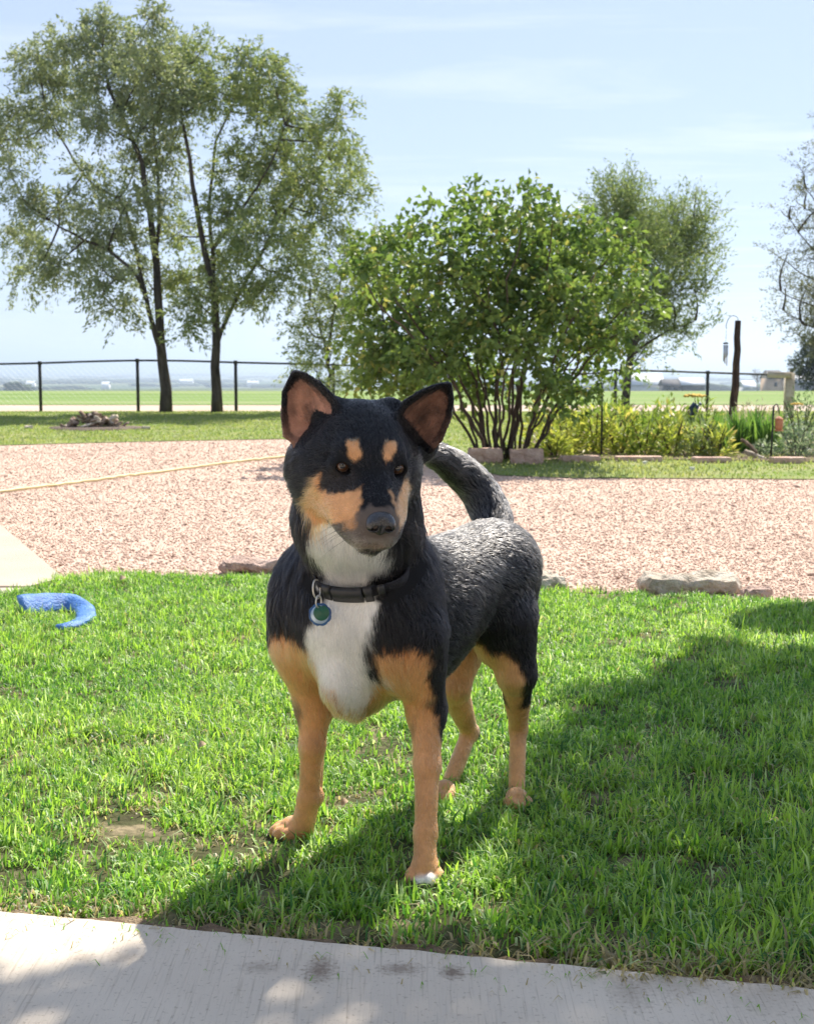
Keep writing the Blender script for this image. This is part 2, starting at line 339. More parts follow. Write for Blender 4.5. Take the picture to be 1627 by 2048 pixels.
# strip of bare earth and thatch along the slab
ea, eb = G(2300, 2042.5, 0.022), G(-500, 1774, 0.022); st_, et_ = [], []
for t in np.linspace(0, 1, 120):
    p = ea * (1 - t) + eb * t; st_.append([p[0], p[1] - 0.006]); et_.append([p[0], p[1] + 0.022 + 0.010 * math.sin(31 * t) + 0.010 * math.sin(83 * t + 1) + 0.006 * rng.normal()])
sheet('bare_earth', st_ + et_[::-1], 0.016, soil_mat('edge_earth', [(0.13, 0.09, 0.055), (0.26, 0.185, 0.115), (0.36, 0.28, 0.18)], 40, 0.9))

# --- the house the patio belongs to, unseen: added so its sunlit wall lights the near side
hs_m = noise_mat('cream_siding', [(0.70, 0.65, 0.57), (0.76, 0.72, 0.64)], 2.0, 0.8, 0.2, 30)
trim_m = noise_mat('white_trim', [(0.78, 0.78, 0.76), (0.82, 0.82, 0.80)], 3, 0.6); roof_m = noise_mat('brown_shingle', [(0.09, 0.075, 0.065), (0.16, 0.135, 0.115)], 9, 0.9, 0.6)
pane_m, n_, b_ = new_mat('house_pane'); b_.inputs['Base Color'].default_value = (0.03, 0.035, 0.04, 1); b_.inputs['Roughness'].default_value = 0.08
hroot = tag(empty('house', (-0.5, -2.4, 0)), 'cream-sided house on whose patio the camera stands, added unseen for its bounce light', 'house')
m = MB(); m.box((-0.5, -6.4, 1.40), (15, 8, 2.8)); m.build('wall', hs_m, hroot)
for i in range(13): m = MB(); m.box((-0.5, -2.395, 0.16 + i * 0.205), (15, 0.022, 0.012)); m.build('siding_lap', trim_m if 0 else hs_m, hroot)
m = MB(); m.add([[-8.4, -1.9, 2.72], [7.4, -1.9, 2.72], [7.4, -6.4, 4.5], [-8.4, -6.4, 4.5], [7.4, -10.9, 2.72], [-8.4, -10.9, 2.72], [-8.4, -1.9, 2.84], [7.4, -1.9, 2.84], [7.4, -6.4, 4.65], [-8.4, -6.4, 4.65], [7.4, -10.9, 2.84], [-8.4, -10.9, 2.84]], Q=[[0, 3, 2, 1], [3, 5, 4, 2], [6, 7, 8, 9], [9, 8, 10, 11], [0, 1, 7, 6], [5, 11, 10, 4], [1, 2, 8, 7], [2, 4, 10, 8], [0, 6, 9, 3], [3, 9, 11, 5]]); m.build('roof', roof_m, hroot)
for x, w_, z0, z1, nm in ((-3.6, 1.6, 0.95, 2.15, 'window'), (3.2, 1.6, 0.95, 2.15, 'window'), (0.4, 1.8, 0.03, 2.1, 'door')):
    m = MB(); m.box((x, -2.39, (z0 + z1) / 2), (w_ + 0.16, 0.05, z1 - z0 + 0.16)); f = m.build(nm, trim_m, hroot)
    for s_ in (-1, 1): m = MB(); m.box((x + s_ * w_ / 4, -2.355, (z0 + z1) / 2), (w_ / 2 - 0.05, 0.03, z1 - z0 - 0.04)); m.build('pane', pane_m, f)
# ================================================================== grass, gravel chips
def blades(P, h, wd, az, lean, colr, seed, tipc=0.0):
    """one bent tapering blade per point"""
    n = len(P); r = np.random.default_rng(seed)
    d = np.stack([np.cos(az), np.sin(az), np.zeros(n)], 1); s_ = np.stack([-np.sin(az), np.cos(az), np.zeros(n)], 1)
    tw = r.uniform(-0.8, 0.8, n); s2 = s_ * np.cos(tw)[:, None] + d * np.sin(tw)[:, None]
    mid = P + d * (h * np.sin(lean) * 0.38)[:, None]; mid[:, 2] += h * np.cos(lean * 0.55) * 0.58
    tip = P + d * (h * np.sin(lean) * 1.0)[:, None]; tip[:, 2] += h * np.cos(lean) * (0.75 + 0.25 * np.cos(lean))
    V = np.stack([P - s_ * wd[:, None] / 2, P + s_ * wd[:, None] / 2, mid - s2 * wd[:, None] * 0.46, mid + s2 * wd[:, None] * 0.46, tip], 1).reshape(-1, 3)
    b = np.arange(n) * 5
    Q = np.stack([b, b + 1, b + 3, b + 2], 1); T = np.stack([b + 2, b + 3, b + 4], 1)
    Cc = np.repeat(colr[:, None, :], 5, 1).copy(); Cc[:, :2] *= 0.9; Cc[:, 4] = Cc[:, 4] * (1 - tipc) + np.array([0.30, 0.25, 0.11]) * tipc
    return V, T, Q, Cc.reshape(-1, 3)
def tri_sample(poly, n, r):
    P = np.array([p[:2] for p in poly]); lo_, hi_ = P.min(0), P.max(0); out_ = np.zeros((0, 2))
    while len(out_) < n:
        q = r.uniform(lo_, hi_, (n, 2)); out_ = np.concatenate([out_, q[inpoly(q, P)]])
    return out_[:n]
grass_m = attr_mat('grass_blade', 'Col', 0.45, 0.5, 0.52, (1.4, 1.4, 0.85))
r_ = np.random.default_rng(5)
VIEW = [G(-110, 1150), G(1740, 1150), G(1740, 2030), G(-110, 2030)]
lawn_view = [p for p in LAWN]
q = tri_sample(LAWN, 420000, r_)
pxx = 813.5 + q[:, 0] * 2784 / q[:, 1]
q = q[(pxx > -130) & (pxx < 1760)]
q = q[:215000]
e0_, e1_ = G(2300, 2042.5, 0.022), G(-500, 1774, 0.022); ev = (e1_ - e0_)[:2]; ev /= np.linalg.norm(ev); en = np.array([ev[1], -ev[0]]); en = en if en[1] > 0 else -en
edge_d = (q - e0_[:2]) @ en
P3 = np.concatenate([q, np.zeros((len(q), 1))], 1)
big_ = fbm(P3, 2.2, 61, 3); fine_ = fbm(P3, 14, 62, 2)
bare = np.zeros(len(q))
for px_, py_, rx_, ry_ in ((245, 1655, 0.075, 0.15), (300, 1690, 0.05, 0.06), (470, 1705, 0.10, 0.06), (700, 1610, 0.05, 0.06), (170, 1500, 0.05, 0.05), (300, 1500, 0.04, 0.05)):
    c_ = G(px_, py_)[:2]; dd = (((q - c_) / [rx_, ry_]) ** 2).sum(1); bare = np.maximum(bare, np.exp(-dd))
tuft = r_.random(len(q)) < 0.45
tc_ = q[r_.integers(0, len(q), 5200)]; ti_ = r_.integers(0, 5200, tuft.sum()); toff = r_.normal(0, 0.016, (tuft.sum(), 2)); q[tuft] = tc_[ti_] + toff; taz = np.zeros(len(q)); taz[tuft] = np.arctan2(toff[:, 1], toff[:, 0])
edge_d = (q - e0_[:2]) @ en; tuft &= True; P3 = np.concatenate([q, np.zeros((len(q), 1))], 1); big_ = fbm(P3, 2.2, 61, 3); fine_ = fbm(P3, 14, 62, 2)
for px_, py_, rx_, ry_ in ((245, 1655, 0.075, 0.15), (300, 1690, 0.05, 0.06), (470, 1705, 0.10, 0.06), (700, 1610, 0.05, 0.06), (170, 1500, 0.05, 0.05), (300, 1500, 0.04, 0.05)):
    c_ = G(px_, py_)[:2]; dd = (((q - c_) / [rx_, ry_]) ** 2).sum(1); bare = np.maximum(bare * 0, 0) if px_ == 245 else bare; bare = np.maximum(bare, np.exp(-dd))
keep = (r_.random(len(q)) > bare * 0.9) & (edge_d > -0.010)
keep &= ~((fine_ < -0.32) & (r_.random(len(q)) < 0.72)); keep &= ~((edge_d < 0.03) & (r_.random(len(q)) < 0.25))
q, P3, big_, fine_, edge_d, bare, tuft, taz = [a[keep] for a in (q, P3, big_, fine_, edge_d, bare, tuft, taz)]
n = len(q)
tall = np.clip((q[:, 0] + 0.2) * 0.35 + (2.6 - q[:, 1]) * 0.35, 0, 1)                 # lusher under the tree at the right
h = (0.024 + 0.012 * r_.random(n) + 0.017 * tall) * (1 + 0.28 * big_ + 0.25 * fine_) * (0.75 + 0.5 * r_.random(n)) * (1 - 0.5 * bare)
h[r_.random(n) < 0.03] *= 1.5; h[tuft] *= 1.22
wd = r_.uniform(0.0024, 0.0046, n) * (1 + 0.25 * tall)
az = r_.uniform(0, 2 * math.pi, n) + 1.2 * fbm(P3, 5, 66, 2); az[tuft] = taz[tuft] + r_.normal(0, 0.6, tuft.sum()); lean = np.clip(np.abs(r_.normal(0.85, 0.42, n)) + 0.2 * fine_, 0.02, 1.35)
g1 = np.array([0.185, 0.385, 0.050]); g2 = np.array([0.37, 0.56, 0.095]); g3 = np.array([0.060, 0.185, 0.045])
m_ = np.clip(r_.normal(0.45, 0.3, n) + 0.55 * big_ + 0.2 * fine_, 0, 1)[:, None]
col = g1 * (1 - m_) + g2 * m_; dk_ = (r_.random(n) < 0.22)[:, None]; col = np.where(dk_, g3, col); pl_ = (r_.random(n) < 0.11)[:, None]; col = np.where(pl_, np.array([0.52, 0.66, 0.34]), col)
dry = r_.random(n) < (0.035 + 0.45 * bare + 0.85 * np.clip(1 - edge_d / 0.13, 0, 1) + 0.07 * np.clip(big_, 0, 1))
col[dry] = np.array([0.50, 0.42, 0.24]) * (0.45 + 0.8 * r_.random(dry.sum()))[:, None]
lean[dry] = np.clip(lean[dry] + 0.4, 0, 1.5)
nc = 220; xs_ = r_.uniform(-0.75, 0.75, nc); d_ = -np.abs(r_.normal(0, 0.05, nc)) - 0.004; pc_ = np.stack([xs_, np.zeros(nc)], 1); t0_ = e1_[:2] + ev * ((pc_ - e1_[:2]) @ ev)[:, None]; s_ = (xs_ - t0_[:, 0]) / ev[0]; pc_ = t0_ + ev * s_[:, None] + en * d_[:, None]      # clippings dropped on the slab
P3 = np.concatenate([P3, np.concatenate([pc_, np.full((nc, 1), 0.0235)], 1)]); h = np.append(h, r_.uniform(0.008, 0.022, nc)); wd = np.append(wd, r_.uniform(0.0012, 0.0022, nc)); az = np.append(az, r_.uniform(0, 6.28, nc)); lean = np.append(lean, np.full(nc, 1.53)); col = np.concatenate([col, np.where(r_.random((nc, 1)) < 0.6, np.array([0.40, 0.33, 0.18]), g1)])
V, T, Q, Cc = blades(P3, h, wd, az, lean, col, 8, 0.12)
tag(obj('grass', raw_mesh('grass', V, [T, Q], False, {'Col': Cc}), grass_m), kind='stuff')
# turf of the far lawn and of the strip in front of the flower bed: coarser tufts
q = tri_sample(FARLAWN, 200000, r_); pxx = 813.5 + q[:, 0] * 2784 / q[:, 1]; q = q[(pxx > -60) & (pxx < 1690)]; q = q[:80000]
P3 = np.concatenate([q, np.zeros((len(q), 1))], 1); n = len(q); big_ = fbm(P3, 0.9, 71, 3)
edge_far = np.zeros(n)
h = 0.030 * (1 + 0.35 * big_) * (0.7 + 0.6 * r_.random(n)); wd = r_.uniform(0.007, 0.013, n)
m_ = np.clip(r_.normal(0.5, 0.3, n) + 0.4 * big_, 0, 1)[:, None]; col = np.array([0.16, 0.25, 0.045]) * (1 - m_) + np.array([0.33, 0.35, 0.16]) * m_
V, T, Q, Cc = blades(P3, h, wd, r_.uniform(0, 6.28, n), np.abs(r_.normal(0.6, 0.3, n)), col, 9)
tag(obj('short_grass', raw_mesh('short_grass', V, [T, Q], False, {'Col': Cc}), grass_m), kind='stuff')
# loose chips of pink granite
yy_ = 4.6 + 11.4 * r_.random(190000) ** 1.5; q = np.stack([r_.uniform(-0.33, 0.33, 190000) * yy_, yy_], 1)
far_y = np.array([G(*p)[:2] for p in lawn_far_edge]); q = q[(q[:, 1] > np.interp(q[:, 0], far_y[:, 0], far_y[:, 1]) - 0.03)]
pxx = 813.5 + q[:, 0] * 2784 / q[:, 1]; q = q[(pxx > -60) & (pxx < 1690)]
q = q[~inpoly(q, np.array(FARLAWN)[:, :2])]; q = q[~inpoly(q, [wa - dirw * 4.0, wa, wb, G(60, 1180), G(-700, 1205), G(-1400, 1180)])]
n = len(q); OCT = np.array([[1, 0, 0], [-1, 0, 0], [0, 1, 0], [0, -1, 0], [0, 0, 1], [0, 0, -1.0]])
OT = np.array([[0, 2, 4], [2, 1, 4], [1, 3, 4], [3, 0, 4], [2, 0, 5], [1, 2, 5], [3, 1, 5], [0, 3, 5]])
sz = np.exp(r_.normal(math.log(0.0033), 0.42, n)); sz *= np.interp(q[:, 1], [5, 9, 15], [1.0, 1.2, 1.5]); V = OCT[None] * sz[:, None, None] * r_.uniform(0.55, 1.35, (n, 6, 1)) * np.array([1.25, 1, 0.45]) 
a = r_.uniform(0, 6.28, n); ca, sa = np.cos(a), np.sin(a); tl = r_.normal(0, 0.4, n)
V = np.stack([V[..., 0] * ca[:, None] - V[..., 1] * sa[:, None], V[..., 0] * sa[:, None] + V[..., 1] * ca[:, None], V[..., 2] + V[..., 0] * tl[:, None]], -1)
V[..., 0] += q[:, :1]; V[..., 1] += q[:, 1:2]; V[..., 2] += (sz * 0.25)[:, None] - 0.003
pal = np.array([[0.61, 0.45, 0.36], [0.65, 0.49, 0.395], [0.57, 0.415, 0.325], [0.68, 0.54, 0.44], [0.44, 0.31, 0.24], [0.61, 0.445, 0.345]])
ci = r_.choice(6, n, p=[0.34, 0.25, 0.18, 0.05, 0.06, 0.12]); col = pal[ci] * (0.88 + 0.24 * r_.random(n))[:, None]
T = (OT[None] + (np.arange(n) * 6)[:, None, None]).reshape(-1, 3)
tag(obj('gravel_chips', raw_mesh('gravel_chips', V.reshape(-1, 3), [T], False, {'Col': np.repeat(col, 6, 0)}), attr_mat('granite_chip', 'Col', 0.9, 0.2)), kind='stuff')
# ================================================================== trees and shrubs
bark_m = noise_mat('dark_bark', [(0.030, 0.026, 0.024), (0.075, 0.062, 0.052), (0.13, 0.11, 0.095)], 9, 0.95, 0.9, 40, 0.1, stretch=(1, 1, 0.25))
stem_m = noise_mat('shrub_stem', [(0.055, 0.042, 0.033), (0.13, 0.10, 0.08)], 20, 0.9, 0.7, 80, 0.1, stretch=(1, 1, 0.2))
leaf_m = attr_mat('tree_leaf', 'Col', 0.5, 0.3, 0.40, (1.25, 1.25, 0.8))
def smooth_path(P, n=14, wob=0.0, r=None):
    P = np.asarray(P, float); s_ = np.concatenate([[0], np.cumsum(np.linalg.norm(np.diff(P, axis=0), axis=1))]); s_ /= s_[-1]
    t = np.linspace(0, 1, n)
    def cr_(t0):
        i = min(max(np.searchsorted(s_, t0) - 1, 0), len(P) - 2); u = (t0 - s_[i]) / (s_[i + 1] - s_[i] + 1e-9)
        p0 = P[max(i - 1, 0)]; p1 = P[i]; p2 = P[i + 1]; p3 = P[min(i + 2, len(P) - 1)]
        return 0.5 * (2 * p1 + (p2 - p0) * u + (2 * p0 - 5 * p1 + 4 * p2 - p3) * u * u + (3 * p1 - p0 - 3 * p2 + p3) * u ** 3)
    out_ = np.array([cr_(x) for x in t])
    if wob: out_[1:-1] += (r or rng).normal(0, wob, (n - 2, 3))
    return out_
def leaf_cards(C, D, N, L, Wd, col, fold=0.25):
    """pointed folded leaf: base C, direction D, face normal N"""
    S = np.cross(D, N); S /= np.linalg.norm(S, axis=1)[:, None] + 1e-9; Nn = np.cross(S, D)
    L_ = L[:, None]; W_ = Wd[:, None]
    V = np.stack([C, C + D * L_ * 0.45 + S * W_ * 0.5 + Nn * W_ * fold, C + D * L_ - Nn * L_ * 0.08, C + D * L_ * 0.45 - S * W_ * 0.5 + Nn * W_ * fold], 1)
    b = np.arange(len(C)) * 4; T = np.concatenate([np.stack([b, b + 1, b + 2], 1), np.stack([b, b + 2, b + 3], 1)])
    return V.reshape(-1, 3), T, np.repeat(col, 4, 0)
def unit(a): return a / (np.linalg.norm(a, axis=-1, keepdims=True) + 1e-9)
def tree(name, label, cat, base, stems, clumps, twigs, per, L, wd, pal, seed, bark=None, droop=0.55, twl=0.45, group=None, branch_r=0.022, kids=True, spread=1.0, upl=0.25):
    """stems: list of (points, r0, r1); clumps: (centre, radii); twigs per unit of clump size; leaves along every twig"""
    r = np.random.default_rng(seed)
    root = tag(empty(name, base), label, cat, group)
    mb = MB(); skel = []
    for P, r0, r1 in stems:
        pp = smooth_path(P, 16, 0.012, r); mb.tube(pp, np.linspace(r0 * 0.84, r1, 16) * (1 + 0.25 * np.exp(-np.linspace(0, 1, 16) * 14) * (r0 > 0.08)), 8); skel.append(pp[3:])
    SK = np.concatenate(skel)
    Cc, Dd, Nn, Co = [], [], [], []
    size = np.array([c[1][0] * c[1][2] for c in clumps]); tot = size.sum()
    for (c, rad), sz_ in zip(clumps, size):
        k = np.argmin(np.linalg.norm((SK - c) * [1, 1, 1.0] + np.array([0, 0, 0.25]), axis=1)); s0 = SK[k]
        if np.linalg.norm(s0 - c) > 0.1:
            mid = (s0 + c) / 2 + r.normal(0, 0.06, 3) * np.linalg.norm(s0 - c) + [0, 0, -0.05 * np.linalg.norm(s0 - c)]
            mb.tube(smooth_path([s0, mid, c], 7), np.linspace(branch_r, branch_r * 0.3, 7), 5)
        nt_ = max(3, int(twigs * sz_ / tot))
        u = unit(r.normal(size=(nt_, 3))) * (r.random(nt_) ** 0.45)[:, None]
        st = c + u * rad * spread
        dirs = unit(u * [1, 1, 0.6] + r.normal(0, 0.5, (nt_, 3)) + [0, 0, upl])
        tone = r.normal(0, 1, nt_) * 0.5 + r.normal() * 0.35
        sel = r.random(nt_) < (0.35 if kids else 0)
        for i in np.where(sel)[0]:
            mb.tube([c + (st[i] - c) * 0.3 + r.normal(0, 0.03, 3), st[i], st[i] + dirs[i] * twl * 0.5], [branch_r * 0.22, branch_r * 0.16, branch_r * 0.06], 3, False)
        t = r.random((nt_, per)); pos = st[:, None] + dirs[:, None] * (t * twl)[..., None]; pos[..., 2] -= droop * twl * t ** 2
        pos += r.normal(0, L * 0.35, pos.shape)
        dd = unit(dirs[:, None] * 0.7 + r.normal(0, 0.55, pos.shape) + np.array([0, 0, -droop * 0.7]))
        nn = unit(r.normal(0, 0.8, pos.shape) + np.array([0, 0, 0.7]))
        ct = np.clip(0.5 + 0.22 * tone[:, None] + r.normal(0, 0.22, (nt_, per)), 0, 1)
        a_, b2_ = np.array(pal[0]), np.array(pal[1]); cc = a_ + (b2_ - a_) * ct[..., None]
        if len(pal) > 2: sp_ = r.random((nt_, per)) < 0.06; cc[sp_] = np.array(pal[2])
        Cc.append(pos.reshape(-1, 3)); Dd.append(dd.reshape(-1, 3)); Nn.append(nn.reshape(-1, 3)); Co.append(cc.reshape(-1, 3))
    mb.build('trunk', bark or bark_m, root, True)
    Cc, Dd, Nn, Co = [np.concatenate(a) for a in (Cc, Dd, Nn, Co)]; n = len(Cc)
    V, T, Co = leaf_cards(Cc, Dd, Nn, L * r.uniform(0.65, 1.3, n), wd * r.uniform(0.7, 1.25, n), Co)
    o = obj('crown', raw_mesh('crown', V, [T], False, {'Col': Co}), leaf_m, root); o['kind'] = 'stuff'
    return root
r_ = np.random.default_rng(21)
def pxclumps(lst, Y, depth): 
    o = []
    for x, y, rx, ry in lst:
        d = Y + r_.uniform(-1, 1) * depth; k = d / 2784; o.append((at(x, y, d), np.array([rx * k, (rx + ry) * 0.55 * k, ry * k])))
    return o
def pxstem(lst, Y, dz=0.0): n = len(lst); return [at(x, y, Y + dz * i / (n - 1)) for i, (x, y) in enumerate(lst)]
olive = [(0.13, 0.175, 0.085), (0.37, 0.42, 0.25), (0.46, 0.46, 0.30)]
green = [(0.13, 0.19, 0.075), (0.36, 0.42, 0.18), (0.44, 0.44, 0.20)]
Y1 = 24.7
b1 = G(332, 823) * 1.0; b1 = at(332, 824, Y1); b1[2] = 0
stems1 = [(pxstem([(332, 826), (331, 760), (323, 700), (318, 620), (312, 520), (298, 410), (286, 330), (258, 270), (232, 210), (212, 150), (205, 90)], Y1, 0.2), 0.115, 0.015),
          (pxstem([(326, 715), (306, 655), (293, 600), (270, 545), (215, 500), (150, 470), (100, 440)], Y1, -0.7), 0.062, 0.014),
          (pxstem([(293, 600), (282, 555), (268, 480), (240, 400), (180, 365), (130, 290), (90, 220)], Y1, 0.8), 0.05, 0.012),
          (pxstem([(312, 520), (320, 420), (310, 300), (305, 200), (300, 90)], Y1, 0.9), 0.045, 0.01),
          (pxstem([(270, 545), (230, 560), (205, 590)], Y1, -0.5), 0.025, 0.01)]
cl1 = [(75, 120, 60, 60), (150, 95, 70, 55), (210, 60, 60, 50), (300, 35, 45, 45), (250, 95, 60, 50), (115, 185, 85, 60), (215, 160, 80, 70), (300, 130, 75, 75), (30, 240, 55, 60), (100, 250, 55, 40), (200, 245, 70, 50), (285, 225, 65, 60), (5, 280, 40, 60), (345, 190, 60, 70), (355, 110, 50, 50),
       (175, 340, 45, 30), (50, 400, 60, 40), (115, 415, 70, 40), (50, 480, 60, 50), (110, 530, 65, 45), (60, 555, 40, 30), (200, 410, 60, 50), (230, 470, 75, 55), (205, 560, 60, 55), (235, 620, 45, 38), (180, 500, 50, 40), (270, 330, 50, 45), (325, 320, 45, 50), (330, 410, 40, 45), (260, 400, 45, 40), (290, 550, 35, 40), (20, 340, 40, 30), (340, 260, 50, 50)]
tree('willow_tree', 'tall two-stemmed grey-green tree nearest the left edge, leaning before the fence', 'tree', b1, stems1, pxclumps(cl1, Y1, 1.2), 1950, 24, 0.088, 0.030, olive, 1, spread=0.74, twl=0.36, group='trees along the back fence')
Y2 = 24.8
b2 = at(434, 822, Y2); b2[2] = 0
stems2 = [(pxstem([(434, 825), (433, 750), (433, 680), (430, 600), (415, 530), (400, 455), (388, 370), (375, 300), (362, 220), (365, 130)], Y2, -0.4), 0.105, 0.014),
          (pxstem([(434, 690), (452, 640), (475, 600), (505, 540), (560, 440), (620, 360), (670, 290)], Y2, 0.5), 0.050, 0.012),
          (pxstem([(430, 600), (424, 500), (420, 400), (430, 290), (465, 210), (500, 140)], Y2, 0.8), 0.050, 0.012),
          (pxstem([(424, 500), (470, 440), (540, 330), (570, 250)], Y2, -0.7), 0.035, 0.01)]
cl2 = [(400, 105, 45, 50), (385, 180, 60, 60), (500, 130, 60, 55), (545, 160, 50, 55), (435, 195, 50, 55), (515, 215, 75, 55), (585, 225, 50, 60), (680, 230, 42, 55), (645, 285, 60, 50), (690, 335, 45, 55), (560, 305, 75, 55), (480, 330, 70, 65), (620, 370, 85, 50), (540, 400, 75, 55), (460, 425, 70, 60), (660, 430, 55, 45), (520, 480, 85, 55), (450, 515, 55, 50), (600, 480, 55, 45), (378, 560, 38, 45), (372, 640, 32, 52), (480, 590, 70, 40), (530, 575, 45, 45), (352, 470, 35, 55), (590, 540, 35, 45), (400, 610, 30, 40), (440, 570, 45, 40), (705, 390, 35, 40), (360, 560, 30, 40)]
tree('willow_tree', 'tall green tree with a single dark trunk, second from the left edge', 'tree', b2, stems2, pxclumps(cl2, Y2, 1.1), 1800, 24, 0.084, 0.030, green, 2, spread=0.74, twl=0.36, group='trees along the back fence')
Y3 = 25.0
b3 = at(660, 822, Y3); b3[2] = 0
tree('willow_tree', 'small drooping tree half hidden behind the left side of the round shrub', 'tree', b3, [(pxstem([(662, 824), (658, 760), (655, 700), (670, 620), (690, 540)], Y3, 0), 0.055, 0.012), (pxstem([(655, 720), (640, 650), (615, 590)], Y3, 0.3), 0.025, 0.008)],
     pxclumps([(620, 560, 35, 45), (640, 630, 45, 50), (655, 700, 50, 45), (605, 640, 30, 25), (700, 600, 50, 60), (690, 530, 40, 40), (630, 735, 40, 22), (740, 500, 50, 50), (690, 760, 30, 25)], Y3, 0.6), 420, 22, 0.075, 0.028, green, 3, group='trees along the back fence')
Y4 = 24.0
b4 = at(1250, 826, Y4); b4[2] = 0
tree('olive_tree', 'feathery grey-green tree standing behind the right side of the round shrub', 'tree', b4, [(pxstem([(1250, 830), (1252, 770), (1262, 700), (1280, 600), (1290, 500), (1270, 420), (1240, 360)], Y4, 0.2), 0.085, 0.012), (pxstem([(1262, 700), (1310, 620), (1350, 540), (1385, 450), (1390, 390)], Y4, 0.5), 0.045, 0.01), (pxstem([(1262, 710), (1320, 670), (1390, 640)], Y4, -0.4), 0.03, 0.008)],
     pxclumps([(1230, 440, 34, 40), (1215, 420, 20, 26), (1252, 405, 18, 34), (1295, 470, 34, 36), (1340, 480, 28, 40), (1394, 475, 22, 40), (1290, 500, 50, 40), (1370, 520, 40, 34), (1320, 580, 55, 34), (1388, 580, 34, 22), (1310, 650, 45, 30), (1372, 665, 34, 16), (1285, 700, 30, 30), (1260, 610, 36, 50), (1235, 490, 36, 50), (1352, 430, 10, 26), (1405, 430, 8, 22)], Y4, 0.8), 1250, 26, 0.078, 0.022, [(0.11, 0.165, 0.06), (0.29, 0.36, 0.15), (0.36, 0.38, 0.19)], 4, droop=-0.08, twl=0.55, upl=0.7)
Y5 = 21.0
b5 = at(1745, 850, Y5); b5[2] = 0
tree('juniper_tree', 'wispy dark tree reaching in with thin branches at the right edge', 'tree', b5, [(pxstem([(1745, 860), (1740, 700), (1720, 500), (1700, 330), (1690, 200)], Y5, 0), 0.11, 0.015)] + [(pxstem([(1728, y0), (1670, y0 - 10), (x1, y1)], Y5, dz), 0.022, 0.004) for y0, x1, y1, dz in ((470, 1590, 400, 0.3), (560, 1560, 420, -0.3), (600, 1545, 505, 0.3), (640, 1540, 575, -0.2), (690, 1565, 620, 0.2), (480, 1600, 350, 0.4))],
     pxclumps([(1612, 385, 22, 18), (1580, 412, 22, 9), (1615, 455, 26, 15), (1575, 505, 30, 12), (1615, 515, 30, 16), (1570, 575, 26, 14), (1610, 580, 32, 26), (1598, 640, 36, 26), (1632, 610, 36, 60), (1630, 420, 20, 30), (1700, 500, 60, 110), (1700, 300, 60, 100), (1690, 640, 60, 60), (1740, 400, 70, 120), (1606, 345, 12, 20), (1630, 680, 30, 30)], Y5, 0.5), 1000, 26, 0.055, 0.015, [(0.095, 0.115, 0.07), (0.24, 0.25, 0.17)], 5, droop=0.1, twl=0.42, spread=0.9)
# round shrub of many stems
Y6 = 12.35
r_ = np.random.default_rng(33)
b6 = G(1008, 922); Y6 = b6[1]
st6 = []
for i in range(22):
    f = (i + 0.5) / 22 * 2 - 1; x0 = 1008 + f * 50 + r_.normal(0, 6); x1 = 1008 + f * 150 + r_.normal(0, 20); x2 = 1010 + f * 270 + r_.normal(0, 25); ty = 560 + 90 * f * f + r_.normal(0, 40); dz = r_.uniform(-0.8, 0.8)
    st6.append((pxstem([(x0, 920 + r_.normal(0, 3)), (x0 + (x1 - x0) * 0.35, 850), (x1, 735), (x2, ty)], Y6 + r_.uniform(-0.12, 0.12), dz), r_.uniform(0.012, 0.024), 0.006))
cl6 = [(750, 500, 45, 42), (722, 545, 45, 50), (800, 485, 55, 45), (875, 450, 50, 42), (945, 415, 50, 40), (1040, 410, 50, 38), (930, 390, 20, 18), (1042, 388, 18, 20), (1105, 430, 40, 30), (1000, 470, 90, 60), (1100, 480, 70, 50), (1170, 455, 48, 38), (1232, 490, 40, 46), (1180, 540, 80, 60), (1080, 560, 100, 65), (900, 550, 100, 65), (785, 590, 70, 65), (722, 630, 42, 50), (840, 650, 90, 60), (960, 640, 100, 60), (1080, 650, 95, 55), (1190, 625, 75, 55), (1268, 600, 30, 40), (1225, 690, 50, 38), (760, 690, 60, 48), (860, 725, 75, 40), (950, 735, 60, 36), (1150, 700, 60, 36), (1255, 545, 32, 40), (1125, 765, 34, 20), (1180, 775, 26, 28), (735, 745, 35, 26), (1010, 570, 110, 70), (1250, 660, 30, 34), (1080, 745, 40, 22), (830, 700, 70, 50), (1130, 590, 60, 70), (930, 690, 60, 45), (1040, 690, 60, 45), (800, 745, 50, 26), (890, 755, 50, 22), (1220, 740, 30, 34), (850, 775, 55, 22), (930, 778, 45, 22), (1000, 770, 50, 24), (1085, 778, 45, 22), (760, 760, 50, 26), (710, 700, 36, 36), (800, 785, 40, 18), (1150, 785, 40, 18)]
tree('lilac_shrub', 'large round green shrub fanning up from many stems behind the dog', 'shrub', b6, st6, pxclumps(cl6, Y6, 0.75), 1900, 9, 0.072, 0.049, [(0.078, 0.150, 0.040), (0.26, 0.37, 0.095), (0.40, 0.41, 0.13)], 6, spread=0.88, bark=stem_m, droop=0.5, twl=0.20, branch_r=0.009)
